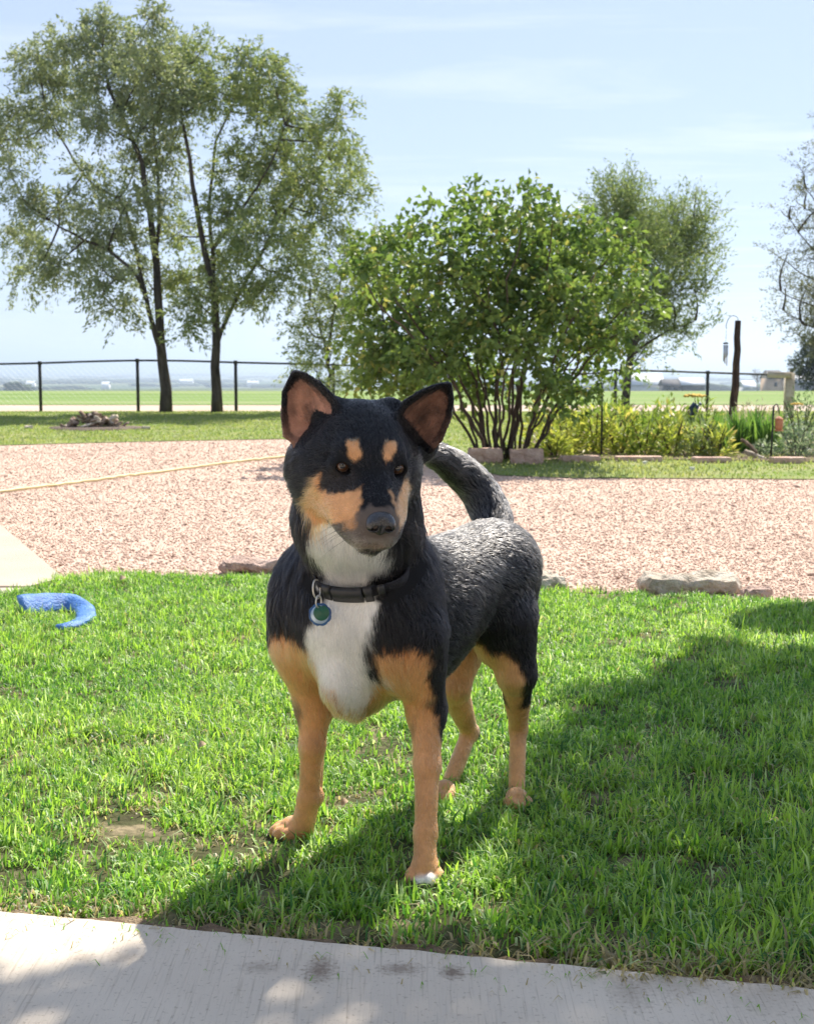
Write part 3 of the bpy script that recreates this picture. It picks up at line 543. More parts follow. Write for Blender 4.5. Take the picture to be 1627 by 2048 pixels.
# shade tree: stands outside the picture at the right, its crown over the lawn and patio
r_ = np.random.default_rng(44)
SHV = np.array([SUN.x / SUN.z, SUN.y / SUN.z, 1.0])
shade = [G(*p) for p in [(2100, 1330), (1640, 1312), (1520, 1316), (1460, 1297), (1390, 1288), (1368, 1332), (1315, 1345), (1300, 1376), (1182, 1370), (1150, 1402), (1140, 1445), (1100, 1482), (1050, 1530), (1015, 1600), (1015, 1700), (1030, 1800), (985, 1880), (700, 1885), (500, 1880), (380, 1900), (290, 1960), (160, 1985), (-150, 2010)]] + [np.array([-0.9, 0.9, 0]), np.array([-0.3, 0.4, 0]), np.array([2.2, 0.4, 0]), np.array([2.6, 2.2, 0])]
isl = [G(*p) for p in [(1700, 1216), (1600, 1220), (1550, 1232), (1478, 1250), (1500, 1274), (1600, 1272), (1700, 1280)]]
holes = [(G(640, 1925), 0.030, 0.06), (G(985, 1955), 0.050, 0.055), (G(985, 1820), 0.05, 0.10), (G(1240, 1500), 0.03, 0.05)]
q = np.concatenate([tri_sample(shade, 24000, r_), tri_sample(isl, 3000, r_)])
ok = np.ones(len(q), bool)
for c_, rx_, ry_ in holes: ok &= (((q - c_[:2]) / [rx_, ry_]) ** 2).sum(1) > 1
q = q[ok]; q = q + r_.normal(0, 0.012, q.shape)
hgt = np.clip(r_.normal(5.3, 0.6, len(q)), 4.2, 7.0)
P = np.concatenate([q, np.zeros((len(q), 1))], 1) + SHV * hgt[:, None]
v_ = (P[:, 2] - CAM_H) / P[:, 1]; px_ = 813.5 + P[:, 0] * 2784 / P[:, 1]; py_ = 727 - v_ * 2784
P = P[(py_ < -40) | (px_ > 1690)]; n = len(P)
root = tag(empty('shade_tree', (6.2, 6.4, 0)), 'leafy tree beyond the right edge whose crown shades the patio and the near lawn', 'tree')
mb = MB(); mb.tube(smooth_path([(6.2, 6.4, -0.05), (6.1, 6.35, 2.0), (5.6, 6.2, 4.0), (4.6, 6.0, 5.4)], 12), np.linspace(0.14, 0.06, 12), 10)
for i in r_.choice(n, 60, replace=False):
    if P[i][2] > 4.5: mb.tube(smooth_path([(5.6, 6.2, 4.0), (np.array([5.6, 6.2, 4.6]) + P[i]) / 2 + [0, 0, 0.25], P[i]], 7), np.linspace(0.03, 0.006, 7), 5)
mb.build('trunk', bark_m, root, True)
V, T, Co = leaf_cards(P, unit(r_.normal(size=(n, 3)) + [0, 0, -0.4]), unit(r_.normal(0, 0.7, (n, 3)) + np.array(SUN) * 1.0), r_.uniform(0.06, 0.10, n), r_.uniform(0.035, 0.055, n), np.array([0.06, 0.11, 0.025]) + r_.random((n, 1)) * np.array([0.07, 0.08, 0.02]))
o = obj('crown', raw_mesh('crown', V, [T], False, {'Col': Co}), leaf_m, root); o['kind'] = 'stuff'
# ================================================================== fence, garden, small things
iron_m = noise_mat('dark_metal', [(0.022, 0.024, 0.025), (0.05, 0.052, 0.054)], 30, 0.55, 0.2, 90, 0.4, metallic=0.3)
wood_m = noise_mat('weathered_wood', [(0.09, 0.06, 0.045), (0.20, 0.145, 0.10), (0.34, 0.27, 0.20)], 14, 0.95, 0.8, 60, 0.1, stretch=(1, 1, 0.15))
pale_wood_m = noise_mat('pale_wood', [(0.38, 0.31, 0.23), (0.55, 0.47, 0.37), (0.66, 0.60, 0.50)], 16, 0.95, 0.6, 60, 0.1, stretch=(0.3, 1, 1))
sand_m = noise_mat('sandstone', [(0.42, 0.26, 0.20), (0.60, 0.41, 0.33), (0.70, 0.54, 0.45)], 14, 0.95, 0.7, 60, 0.15)
cream_m = noise_mat('cream_rock', [(0.26, 0.205, 0.15), (0.50, 0.43, 0.34), (0.64, 0.58, 0.49)], 16, 0.95, 0.9, 70, 0.15)
pink_m = noise_mat('pink_rock', [(0.22, 0.15, 0.12), (0.46, 0.33, 0.27), (0.60, 0.47, 0.40)], 18, 0.95, 0.9, 70, 0.15)
# chain-link fence: left run
def fence(name, label, rail, post_px, Y, base_z, mesh_step=0.11, group=None, rail_r=0.021):
    root = tag(empty(name, at(post_px[0], 824, Y) * [1, 1, 0]), label, 'fence', group)
    P = [at(x, y, Y) for x, y in rail]
    mb = MB(); mb.tube(smooth_path(P, 40), rail_r, 6); mb.build('top_rail', iron_m, root, True)
    rx = np.array([p[0] for p in P]); rz = np.array([p[2] for p in P])
    for px_ in post_px:
        x = (px_ - 813.5) * Y / 2784; zt = np.interp(x, rx, rz); m = MB()
        m.tube([(x, Y, base_z - 0.02), (x, Y, zt + 0.0)], 0.030, 8); m.tube([(x, Y, zt - 0.03), (x, Y, zt + 0.035)], 0.036, 8)
        m.build('post', iron_m, root, True)
    x0, x1 = rx.min(), rx.max(); W_, T_ = [], []
    mb = MB(); w_ = 0.0007
    for s_ in (1, -1):
        for a in np.arange(x0 - 1, x1 + 1, mesh_step):
            hgt_ = 0.80; pts = [(a, base_z + 0.03), (a + s_ * hgt_, base_z + 0.03 + hgt_)]
            xs = np.clip([pts[0][0], pts[1][0]], x0, x1)
            if xs[0] == xs[1]: continue
            zs = [base_z + 0.03 + (v - a) * s_ for v in xs]
            mb.add([[xs[0], Y + 0.03, zs[0] - w_], [xs[1], Y + 0.03, zs[1] - w_], [xs[1], Y + 0.032, zs[1] + w_], [xs[0], Y + 0.032, zs[0] + w_]], Q=[[0, 1, 2, 3]])
    o = mb.build('wire_mesh', noise_mat('galvanised_wire', [(0.30, 0.31, 0.31), (0.42, 0.43, 0.43)], 20, 0.5, metallic=0.4), root); o['kind'] = 'stuff'
    return root
fence('chain_link_fence', 'dark low chain-link fence behind the two tall trees at the left', [(-300, 733), (0, 728), (88, 726), (180, 723), (281, 721), (380, 722), (475, 725), (600, 728), (760, 733)], [-120, 88, 281, 475, 668], 25.3, 0.0)
fence('chain_link_fence', 'dark chain-link fence ending at a wooden post, right of the round shrub', [(1000, 738), (1265, 741), (1408, 745), (1500, 748), (1578, 750)], [1226, 1408], 25.4, 0.0)
t = tag(empty('wooden_gatepost', at(1580, 815, 22) * [1, 1, 0]), 'pale wooden post with a short top rail where the right-hand fence ends', 'post')
m = MB(); p = at(1578, 746, 22); m.box((p[0], 22, (p[2] + 0) / 2 - 0.02), (0.13, 0.13, p[2] + 0.06), jitter=0.006); m.build('post', pale_wood_m, t)
m = MB(); q_ = at(1545, 747, 22); m.box(((p[0] + q_[0]) / 2 - 0.05, 21.93, p[2] - 0.03), (0.36, 0.05, 0.09), jitter=0.005); m.build('rail', pale_wood_m, t)
# rough garden post with a hook and wind chime
Yp = 16.0
pa, pb = at(1462, 830, Yp), at(1475, 641, Yp); pa[2] = -0.02
t = tag(empty('garden_post', pa * [1, 1, 0]), 'tall rough dark wooden post leaning over the flower bed', 'post')
m = MB(); m.tube(smooth_path([pa, pa * 0.6 + pb * 0.4 + [0.012, 0, 0], pb], 12, 0.006), np.linspace(0.052, 0.034, 12), 9); m.build('post', noise_mat('old_post', [(0.02, 0.016, 0.014), (0.07, 0.048, 0.035), (0.30, 0.20, 0.12)], 7, 0.95, 0.9, 40, 0.1, stretch=(1, 1, 0.3)), t, True)
hk = smooth_path([pb + [0, 0, -0.02], at(1474, 636, Yp), at(1466, 631, Yp), at(1457, 636, Yp), at(1451, 650, Yp), at(1452, 657, Yp)], 16)
m = MB(); m.tube(hk, 0.004, 6); m.build('hook', iron_m, t, True)
ch = at(1451, 660, Yp); t = tag(empty('wind_chime', ch), 'pale metal wind chime hanging from the hook of the garden post', 'wind chime')
alu_m = noise_mat('chime_metal', [(0.50, 0.55, 0.58), (0.62, 0.66, 0.68)], 20, 0.35, metallic=0.6)
m = MB(); m.tube([ch, ch - [0, 0, 0.14]], 0.002, 4); m.build('cord', iron_m, t)
m = MB(); m.tube([ch - [0, 0, 0.14], ch - [0, 0, 0.16]], [0.028, 0.030], 12); m.build('top_disc', iron_m, t)
for k in range(6):
    a = k * math.pi / 3; m = MB(); c_ = ch + [0.022 * math.cos(a), 0.022 * math.sin(a), -0.17]; m.tube([c_, c_ - [0, 0, 0.12 + 0.022 * k]], 0.0065, 6); m.build('tube', alu_m, t, True)
# stone edging of the bed
def rock(name, label, c, size, rz, mat, seed, cat='rock', group=None, amp=0.18, sub=3, flat=0.0, parent=None):
    bm_ = __import__('bmesh').new(); __import__('bmesh').ops.create_cube(bm_, size=1.0); __import__('bmesh').ops.subdivide_edges(bm_, edges=bm_.edges[:], cuts=sub * 2 + 1, use_grid_fill=True)
    V = np.array([v.co[:] for v in bm_.verts]); sph = V / (np.linalg.norm(V, axis=1)[:, None] + 1e-9) * 0.62
    V2 = V * (1 - 0.45) + sph * 0.45 if flat == 0 else V * (1 - flat) + sph * flat
    S = V2 * np.array(size); nrm = unit(V); n1 = fbm(S + seed * 3.1, 2.6 / max(size), seed, 3); n2 = fbm(S, 11 / max(size), seed + 9, 2)
    S = S + nrm * (amp * n1 + amp * 0.3 * n2)[:, None] * np.array(size).min()
    S = S @ rotz(rz).T
    for v, q in zip(bm_.verts, S): v.co = q
    me = bpy.data.meshes.new(name); bm_.to_mesh(me); bm_.free()
    o = obj(name, me, mat, parent, loc=c if parent is None else None)
    if parent is not None: o.location = Vector(c) - parent.location
    else: tag(o, label, cat, group)
    return o
sizepx = lambda px, Y: px * Y / 2784
for i, (x0, x1, y0, y1, mat, lab, amp) in enumerate((
    (938, 1003, 895, 926, sand_m, 'tan sandstone block at the left foot of the round shrub', 0.14), (1020, 1086, 897, 928, sand_m, 'pink sandstone block at the right foot of the round shrub', 0.10),
    (1122, 1200, 911, 924, sand_m, 'dull red edging slab nearest the round shrub', 0.12), (1232, 1324, 912, 923, sand_m, 'long pink edging slab in the middle of the bed front', 0.10),
    (1388, 1462, 914, 926, sand_m, 'pink edging slab left of the driftwood', 0.10), (1545, 1612, 914, 927, sand_m, 'pink edging slab right of the driftwood at the bed corner', 0.10))):
    g = G((x0 + x1) / 2, y1 + 1); k = g[1] / 2784; w_, h_ = (x1 - x0) * k, (y1 - y0) * k
    rock('edging_stone', lab, (g[0], g[1] + 0.08, h_ * 0.46), (w_, 0.16, h_), rng.uniform(-0.1, 0.1), mat, i + 1, 'stone', 'sandstone edging of the flower bed', amp, 2, 0.15)
for nm, lab, a, b, r0, mat in (('driftwood', 'pale bleached branch lying across the bed edge', (1488, 902), (1544, 930), 0.024, pale_wood_m), ('driftwood', 'short brown branch lying in the bed above the pale one', (1482, 880), (1512, 906), 0.018, wood_m)):
    A, B = G(*a) * [1, 1, 0], G(*b) * [1, 1, 0]; Y_ = 12.6; A = at(a[0], a[1], Y_ + 0.15); B = at(b[0], b[1], Y_ - 0.05); m = MB(); m.tube(smooth_path([A, (A + B) / 2 + [0, 0, 0.012], B], 9, 0.004), [r0 * f for f in (0.8, 1.0, 1.05, 1, 0.95, 1, 1.05, 0.9, 0.7)], 8)
    tag(m.build(nm, mat, None, True), lab, 'branch')
# rocks along the lawn's edge
g = G(1392, 1190); rock('rock', 'large cream and grey rock at the far edge of the lawn', (g[0], g[1] + 0.10, 0.020), (0.35, 0.20, 0.075), -0.06, cream_m, 21, amp=0.36, sub=6)
g = G(1520, 1199); rock('rock', 'small brown stone just right of the large cream rock', (g[0], g[1] + 0.06, 0.012), (0.10, 0.08, 0.045), 0.3, pink_m, 26, amp=0.25)
g = G(505, 1150); rock('rock', 'rough pinkish rock at the lawn edge beside the dog', (g[0], g[1] + 0.10, 0.022), (0.27, 0.17, 0.058), 0.10, pink_m, 22, amp=0.34, sub=5)
g = G(1085, 1186); rock('rock', 'flat pale rock at the lawn edge behind the dog\'s rump', (g[0], g[1] + 0.10, 0.022), (0.14, 0.20, 0.07), 0.5, cream_m, 23, amp=0.25, sub=4)
for x, y, s_, lab, mat in ((292, 860, 0.085, 'small white stone right of the wood heap', cream_m), (56, 858, 0.08, 'small yellowish stone left of the wood heap', pale_wood_m)):
    g = G(x, y); rock('stone', lab, (g[0], g[1] + 0.03, s_ * 0.25), (s_ * 1.2, s_, s_ * 0.6), 0.4, mat, int(x), 'stone', amp=0.2)
# heap of split wood on its ash bed
g = G(178, 862); t = tag(empty('wood_heap', (g[0], g[1] + 0.45, 0)), 'low heap of split wood and bark on the far lawn at the left', 'wood heap')
m = MB(); a = np.linspace(0, 2 * math.pi, 40, endpoint=False); rr = 1 + 0.1 * np.sin(3 * a) + 0.06 * np.sin(7 * a + 1)
m.add(np.concatenate([np.stack([g[0] + 0.60 * rr * np.cos(a), g[1] + 0.45 + 0.45 * rr * np.sin(a), np.full(40, 0.030)], 1), np.stack([g[0] + 0.64 * rr * np.cos(a), g[1] + 0.45 + 0.48 * rr * np.sin(a), np.full(40, 0.0)], 1), [[g[0], g[1] + 0.45, 0.05]]]), T=[[i, (i + 1) % 40, 80] for i in range(40)], Q=[[i, i + 40, (i + 1) % 40 + 40, (i + 1) % 40] for i in range(40)])
m.build('ash_bed', noise_mat('bark_bed', [(0.10, 0.075, 0.055), (0.22, 0.17, 0.13)], 20, 0.95, 0.8, 60), t)
r_ = np.random.default_rng(77)
for k in range(70):
    a, d = r_.uniform(0, 6.28), abs(r_.normal(0, 0.40)); d = min(d, 0.95); hh_ = 0.17 * max(0, 1 - d / 0.75) ** 0.8
    c_ = np.array([g[0] - 0.02 + 0.52 * d * math.cos(a), g[1] + 0.45 + 0.35 * d * math.sin(a), 0.045 + hh_ * r_.uniform(0.5, 1.0)])
    m = MB(); m.box((0, 0, 0), (r_.uniform(0.10, 0.24), r_.uniform(0.03, 0.06), r_.uniform(0.018, 0.04)), rotz(r_.uniform(0, 6.28)) @ roty(r_.normal(0, 0.35)), 0.006, r_); 
    o = m.build('split_log', (wood_m, pale_wood_m, wood_m, pink_m)[k % 4], None); o.parent = t; o.location = Vector(c_) - t.location
# hose across the gravel
H = [G(x, y) + [0, 0, 0.011] for x, y in ((-120, 997), (0, 985), (90, 975), (200, 961), (330, 944), (450, 928), (540, 918), (620, 909), (700, 903), (770, 902))]
m = MB(); m.tube(smooth_path(H, 80, 0.003), 0.0105, 8); tag(m.build('garden_hose', noise_mat('yellow_hose', [(0.66, 0.56, 0.28), (0.76, 0.67, 0.40)], 6, 0.5, 0.1), None, True), 'pale yellow garden hose lying across the gravel', 'hose')
# blue dog toy: a bitten-open ring with one broad flap
toy_m = noise_mat('blue_toy', [(0.035, 0.12, 0.36), (0.06, 0.19, 0.50), (0.16, 0.30, 0.60)], 22, 0.55, 0.4, 120, 0.4)
tp = [(118, 1250, 0.020), (150, 1243, 0.022), (172, 1228, 0.024), (165, 1210, 0.026), (138, 1200, 0.030), (105, 1199, 0.036), (72, 1203, 0.040), (44, 1206, 0.042)]
C_ = smooth_path([G(x, y + 6, z) for x, y, z in tp], 30)
wdt = np.interp(np.linspace(0, 1, 30), [0, 0.15, 0.4, 0.6, 0.8, 1], [0.024, 0.032, 0.034, 0.032, 0.042, 0.046]); tlt = np.interp(np.linspace(0, 1, 30), [0, 0.45, 0.65, 1], [0.0, 0.15, 0.75, 0.85])
tg = np.gradient(C_, axis=0); tg = unit(tg); V = []; nn_ = 12
for i in range(30):
    sd_ = unit(np.cross(tg[i], [0, 0, 1.0])); up_ = np.cross(sd_, tg[i]); c0, s0 = math.cos(tlt[i]), math.sin(tlt[i]); A_ = sd_ * c0 + up_ * s0 * 1.0; B_ = -sd_ * s0 + up_ * c0
    for j in range(nn_):
        a = 2 * math.pi * j / nn_; f = 1 + 0.06 * math.sin(5 * a + i); V.append(C_[i] + A_ * wdt[i] * math.cos(a) * f + B_ * 0.0125 * math.sin(a))
V = np.array(V + [C_[0] - tg[0] * 0.008, C_[-1] + tg[-1] * 0.006]); Q = [[i * nn_ + j, i * nn_ + (j + 1) % nn_, (i + 1) * nn_ + (j + 1) % nn_, (i + 1) * nn_ + j] for i in range(29) for j in range(nn_)]
T = [[360, (j + 1) % nn_, j] for j in range(nn_)] + [[361, 29 * nn_ + j, 29 * nn_ + (j + 1) % nn_] for j in range(nn_)]
tag(obj('dog_toy', raw_mesh('dog_toy', V, [np.array(Q), np.array(T)], True), toy_m), 'blue curved rubber dog toy lying in the grass at the left', 'dog toy')
# fallen leaves
leafdry_m = noise_mat('dry_leaf', [(0.34, 0.24, 0.14), (0.52, 0.39, 0.26)], 60, 0.8)
for x, y, s_, lab in ((246, 1158, 0.030, 'curled tan leaf on the lawn beside the gravel'), (689, 1607, 0.018, 'small brown leaf in the grass between the front legs'), (405, 1492, 0.020, 'tiny orange-tan leaf in the grass left of the dog')):
    g = G(x, y, 0.035); m = MB(); u = np.linspace(0, 1, 7); wv_ = np.sin(np.pi * u) ** 0.8 * s_ * 0.38; V = []
    for a, b in zip(u, wv_): V += [[(a - 0.5) * s_, -b, 0.25 * b + 0.006 * math.sin(3 * a)], [(a - 0.5) * s_, 0, 0.006 * math.sin(3 * a)], [(a - 0.5) * s_, b, 0.55 * b + 0.006 * math.sin(3 * a)]]
    m.add(np.array(V) @ rotz(0.7).T @ rotx(0.5).T + g, Q=[[i * 3 + j, i * 3 + j + 1, i * 3 + 4 + j, i * 3 + 3 + j] for i in range(6) for j in range(2)]); tag(m.build('fallen_leaf', leafdry_m), lab, 'leaf')

# ------------------------------------------------------------------ flower bed
bed = [G(1085, 922), G(1240, 920), G(1440, 922), G(1640, 926), np.array([6.0, 12.6, 0]), np.array([6.0, 19.5, 0]), np.array([1.6, 17.5, 0]), np.array([1.0, 13.6, 0])]
sheet('flower_bed', bed, 0.012, soil_mat('bed_soil', [(0.11, 0.08, 0.055), (0.20, 0.15, 0.10)], 6))
plant_m = attr_mat('garden_leaf', 'Col', 0.45, 0.35, 0.45, (1.2, 1.2, 0.8))
r_ = np.random.default_rng(91)
def bushy(name, label, cat, c, w_, h_, n, L, wd, pal, group=None, up=0.35, stems=8):
    root = tag(empty(name, c), label, cat, group)
    u = unit(r_.normal(size=(n, 3))); u[:, 2] = np.abs(u[:, 2]); rad = r_.random(n) ** 0.4
    P = c + u * rad[:, None] * np.array([w_ / 2, w_ / 2 * 0.9, h_]) * (1 + 0.18 * fbm(u * 2 + c, 1.3, 5, 2))[:, None]
    d = unit(u * [1, 1, 0.5] + r_.normal(0, 0.45, (n, 3)) + [0, 0, up]); nn = unit(r_.normal(0, 0.6, (n, 3)) + [0, 0, 0.8])
    t_ = np.clip(r_.normal(0.5, 0.3, n), 0, 1)[:, None]; col = np.array(pal[0]) * (1 - t_) + np.array(pal[1]) * t_
    if len(pal) > 2: s_ = r_.random(n) < 0.10; col[s_] = pal[2]
    V, T, Co = leaf_cards(P, d, nn, L * r_.uniform(0.6, 1.3, n), wd * r_.uniform(0.7, 1.3, n), col)
    o = obj('foliage', raw_mesh('foliage', V, [T], False, {'Col': Co}), plant_m, root); o['kind'] = 'stuff'
    m = MB()
    for k in range(stems):
        a = r_.uniform(0, 6.28); m.tube([c + [0.03 * math.cos(a), 0.03 * math.sin(a), -0.01], c + [w_ * 0.2 * math.cos(a), w_ * 0.2 * math.sin(a), h_ * 0.45], c + [w_ * 0.38 * math.cos(a), w_ * 0.38 * math.sin(a), h_ * 0.85]], [0.006, 0.005, 0.003], 4, False)
    m.build('stem', stem_m, root)
    return root
ylw = [(0.25, 0.33, 0.06), (0.54, 0.57, 0.13), (0.68, 0.58, 0.20)]
ygr = [(0.16, 0.27, 0.05), (0.36, 0.46, 0.10), (0.50, 0.46, 0.16)]
def gpt(px, py, Y): p = at(px, py, Y); p[2] = 0.0; return p
k = 0.0048
spec = [(1095, 13.2, 130, 105, ylw, 'yellow-green leafy plant beside the shrub stems'), (1140, 13.6, 110, 96, ylw, 'yellow-green leafy plant left of the thin stake'), (1190, 13.4, 110, 98, ylw, 'yellow-green leafy plant behind the thin stake'), (1240, 13.3, 120, 90, ylw, 'yellow-green leafy plant right of the thin stake'),
        (1215, 14.6, 150, 108, ygr, 'taller green plant at the back of the bed behind the thin stake'), (1290, 13.2, 110, 84, ygr, 'yellow and tan leafy plant in the middle of the bed front'), (1330, 14.4, 150, 100, ygr, 'green leafy plant behind the middle of the bed'), (1345, 13.1, 95, 84, ylw, 'yellow-green plant below the lower yarrow flower'),
        (1395, 13.0, 85, 72, [(0.17, 0.25, 0.10), (0.42, 0.48, 0.24)], 'pale grey-green plant left of the lime clump'), (1430, 12.95, 70, 66, ylw, 'bright lime clump left of the sword-leaved plants'), (1405, 14.2, 90, 95, ygr, 'green plant in front of the fence post'), (1110, 12.85, 70, 46, ylw, 'low yellow-green plant spilling over the red slab')]
for x, Y, wpx, hpx, pal, lab in spec:
    base = gpt(x, 900, Y); bushy('garden_plant', lab, 'plant', base, wpx * k, hpx * k, int(330 * wpx / 100), 0.085, 0.026, pal, 'leafy plants in the flower bed')
# sword-leaved irises
for i, (x, Y, hpx, lab) in enumerate(((1440, 13.9, 80, 'sword-leaved plant farthest left of its row, behind the lime clump'), (1475, 13.6, 88, 'sword-leaved plant at the foot of the rough garden post'), (1508, 13.8, 92, 'sword-leaved plant right of the rough garden post'), (1540, 13.5, 84, 'sword-leaved plant next to the orange lantern stake'))):
    c = gpt(x, 900, Y); n = 70; q = c + np.stack([r_.normal(0, 0.06, n), r_.normal(0, 0.05, n), np.zeros(n)], 1); hh_ = hpx * k * r_.uniform(0.6, 1.1, n)
    t_ = r_.random((n, 1)); V, T, Q, Cc = blades(q, hh_ * 1.05, r_.uniform(0.020, 0.034, n), r_.uniform(0, 6.28, n), np.abs(r_.normal(0.28, 0.18, n)), np.array([0.08, 0.19, 0.045]) * (1 - t_) + np.array([0.22, 0.36, 0.08]) * t_, 3)
    tag(obj('iris_plant', raw_mesh('iris_plant', V, [T, Q], False, {'Col': Cc}), plant_m), lab, 'plant', 'sword-leaved plants in the flower bed')
sage = [(0.13, 0.20, 0.13), (0.34, 0.42, 0.31), (0.55, 0.60, 0.50)]
bushy('sage_shrub', 'grey-green sage shrub in the right corner of the flower bed', 'shrub', gpt(1592, 900, 13.0), 0.44, 0.30, 700, 0.045, 0.02, sage)
bushy('sage_shrub', 'grey-green shrub at the right edge, behind the corner sage', 'shrub', gpt(1600, 900, 14.4), 0.50, 0.56, 800, 0.05, 0.02, [(0.09, 0.17, 0.08), (0.25, 0.34, 0.18), (0.5, 0.55, 0.42)])
bushy('sage_shrub', 'low grey-green shrub left of the dark lantern stake', 'shrub', gpt(1525, 900, 12.95), 0.22, 0.16, 220, 0.04, 0.018, sage)
bushy('sage_shrub', 'pale dry grey shrub behind the sword-leaved plants', 'shrub', gpt(1500, 880, 15.6), 0.9, 0.46, 600, 0.05, 0.018, [(0.32, 0.30, 0.22), (0.55, 0.52, 0.42)])
# flat yellow flower heads
yel_m = noise_mat('yellow_petals', [(0.68, 0.42, 0.06), (0.80, 0.58, 0.12)], 60, 0.8, 0.5, 200)
for x, y, Y, w_, lab in ((1388, 790, 14.6, 44, 'flat yellow flower head standing above the bed before the field'), (1382, 856, 13.4, 46, 'flat yellow flower head low among the green leaves'), (1592, 807, 14.0, 24, 'small yellow flower at the top of the right-hand shrub')):
    c = at(x, y, Y); b_ = gpt(x + 3, 900, Y); t = tag(empty('yarrow_flower', b_), lab, 'flower', 'yellow flower heads in the bed')
    m = MB(); m.tube(smooth_path([b_, (b_ + c) / 2 + [0.01, 0, 0], c], 6), 0.004, 5); m.build('stem', stem_m, t)
    m = MB(); rad = w_ * Y / 2784 / 2
    for j in range(40):
        a, d = r_.uniform(0, 6.28), rad * math.sqrt(r_.random()); s_ = rad * 0.22; cc = c + [d * math.cos(a), d * math.sin(a), -0.10 * d * d / rad + r_.normal(0, 0.004)]
        V_, T_, Q_ = uv_sphere_low(s_) if 'uv_sphere_low' in globals() else (OCT * s_ * [1, 1, 0.55], OT, [])
        m.add(V_ + cc, T_, Q_)
    m.build('flower_head', yel_m, t)
# thin stakes
for x0, y0, x1, y1, Y, lab in ((1202, 905, 1203, 772, 13.0, 'thin dark metal stake standing in the yellow-green plants'), (1540, 925, 1546, 812, 12.75, 'dark stake with a short arm at the right end of the bed')):
    a, b = gpt(x0, y0, Y), at(x1, y1, Y); t = tag(empty('garden_stake', a), lab, 'stake', 'dark metal stakes in the bed'); m = MB(); m.tube([a - [0, 0, 0.03], b], 0.010 if x0 < 1300 else 0.009, 6); m.build('rod', iron_m, t)
    m = MB()
    if x0 > 1300: m.tube(smooth_path([b - [0, 0, 0.01], b + [0.025, 0, 0.02], at(1556, 820, Y), at(1557, 828, Y)], 8), 0.006, 5)
    else: m.tube(smooth_path([b - [0, 0, 0.01], b + [-0.01, 0, 0.04], b + [-0.035, 0, 0.045], b + [-0.05, 0, 0.02]], 8), 0.006, 5)
    m.build('hook', iron_m, t)
c = at(1557, 828, 12.75); t = tag(empty('lantern', c), 'small orange clay lantern hanging from the dark stake at the right', 'lantern')
clay_m = noise_mat('orange_clay', [(0.52, 0.20, 0.10), (0.68, 0.32, 0.19)], 20, 0.7, 0.3)
m = MB(); m.tube([c + [0, 0, 0.004], c - [0, 0, 0.02]], 0.002, 4); m.build('hanger', iron_m, t)
m = MB(); m.tube([c - [0, 0, 0.02], c - [0, 0, 0.045], c - [0, 0, 0.05]], [0.006, 0.040, 0.042], 8); m.build('roof', clay_m, t)
m = MB(); m.tube([c - [0, 0, 0.05], c - [0, 0, 0.06], c - [0, 0, 0.12], c - [0, 0, 0.145]], [0.034, 0.038, 0.036, 0.028], 8); m.build('body', clay_m, t, True)
m = MB(); m.tube([c - [0, 0, 0.145], c - [0, 0, 0.155]], [0.044, 0.040], 8); m.build('tray', clay_m, t)
# dark blue bird figure on a stake
c = at(1388, 820, 14.3); t = tag(empty('bird_ornament', c * [1, 1, 0]), 'dark blue bird figure on a stake under the upper yellow flower', 'garden ornament')
blue_m = noise_mat('dark_blue_enamel', [(0.03, 0.055, 0.13), (0.06, 0.10, 0.20)], 30, 0.4)
m = MB(); m.tube([c * [1, 1, 0], c], 0.006, 5); m.build('stake', iron_m, t)
m = MB(); m.tube(smooth_path([c + [0.035, 0, 0.055], c + [0.02, 0, 0.03], c + [-0.005, 0, -0.02], c + [-0.03, 0, -0.07], c + [-0.045, 0, -0.11]], 12), [0.010, 0.022, 0.026, 0.028, 0.034, 0.036, 0.034, 0.030, 0.024, 0.018, 0.012, 0.008], 9); m.build('body', blue_m, t, True)
m = MB(); V_, T_, Q_ = OCT * 0.026, OT, []; m.add(V_ + c + [0.05, 0, 0.06], T_); m.tube([c + [0.068, 0, 0.058], c + [0.092, 0, 0.050]], [0.007, 0.001], 5); m.build('head', blue_m, t)
for s_ in (-1, 1):
    m = MB(); m.add(np.array([[0.02, 0.022 * s_, 0.03], [0.0, 0.06 * s_, 0.085], [-0.05, 0.05 * s_, 0.02], [-0.03, 0.022 * s_, -0.03], [0.02, 0.028 * s_, 0.028], [-0.03, 0.028 * s_, -0.03]]) + c, T=[[0, 1, 2], [0, 2, 3], [4, 2, 1], [4, 5, 2]]); m.build('wing', blue_m, t)
# small white blossoms dropped on the grass strip
for x, y, lab in ((1288, 930, 'white pebble on the grass strip before the middle slab'), (1383, 942, 'white pebble on the grass strip nearest the gravel')):
    g = G(x, y); rock('pebble', lab, (g[0], g[1], 0.022), (0.034, 0.03, 0.022), 0.3, noise_mat('white_pebble', [(0.7, 0.68, 0.6), (0.8, 0.78, 0.72)], 40, 0.8), x, 'pebble', amp=0.15, sub=1)

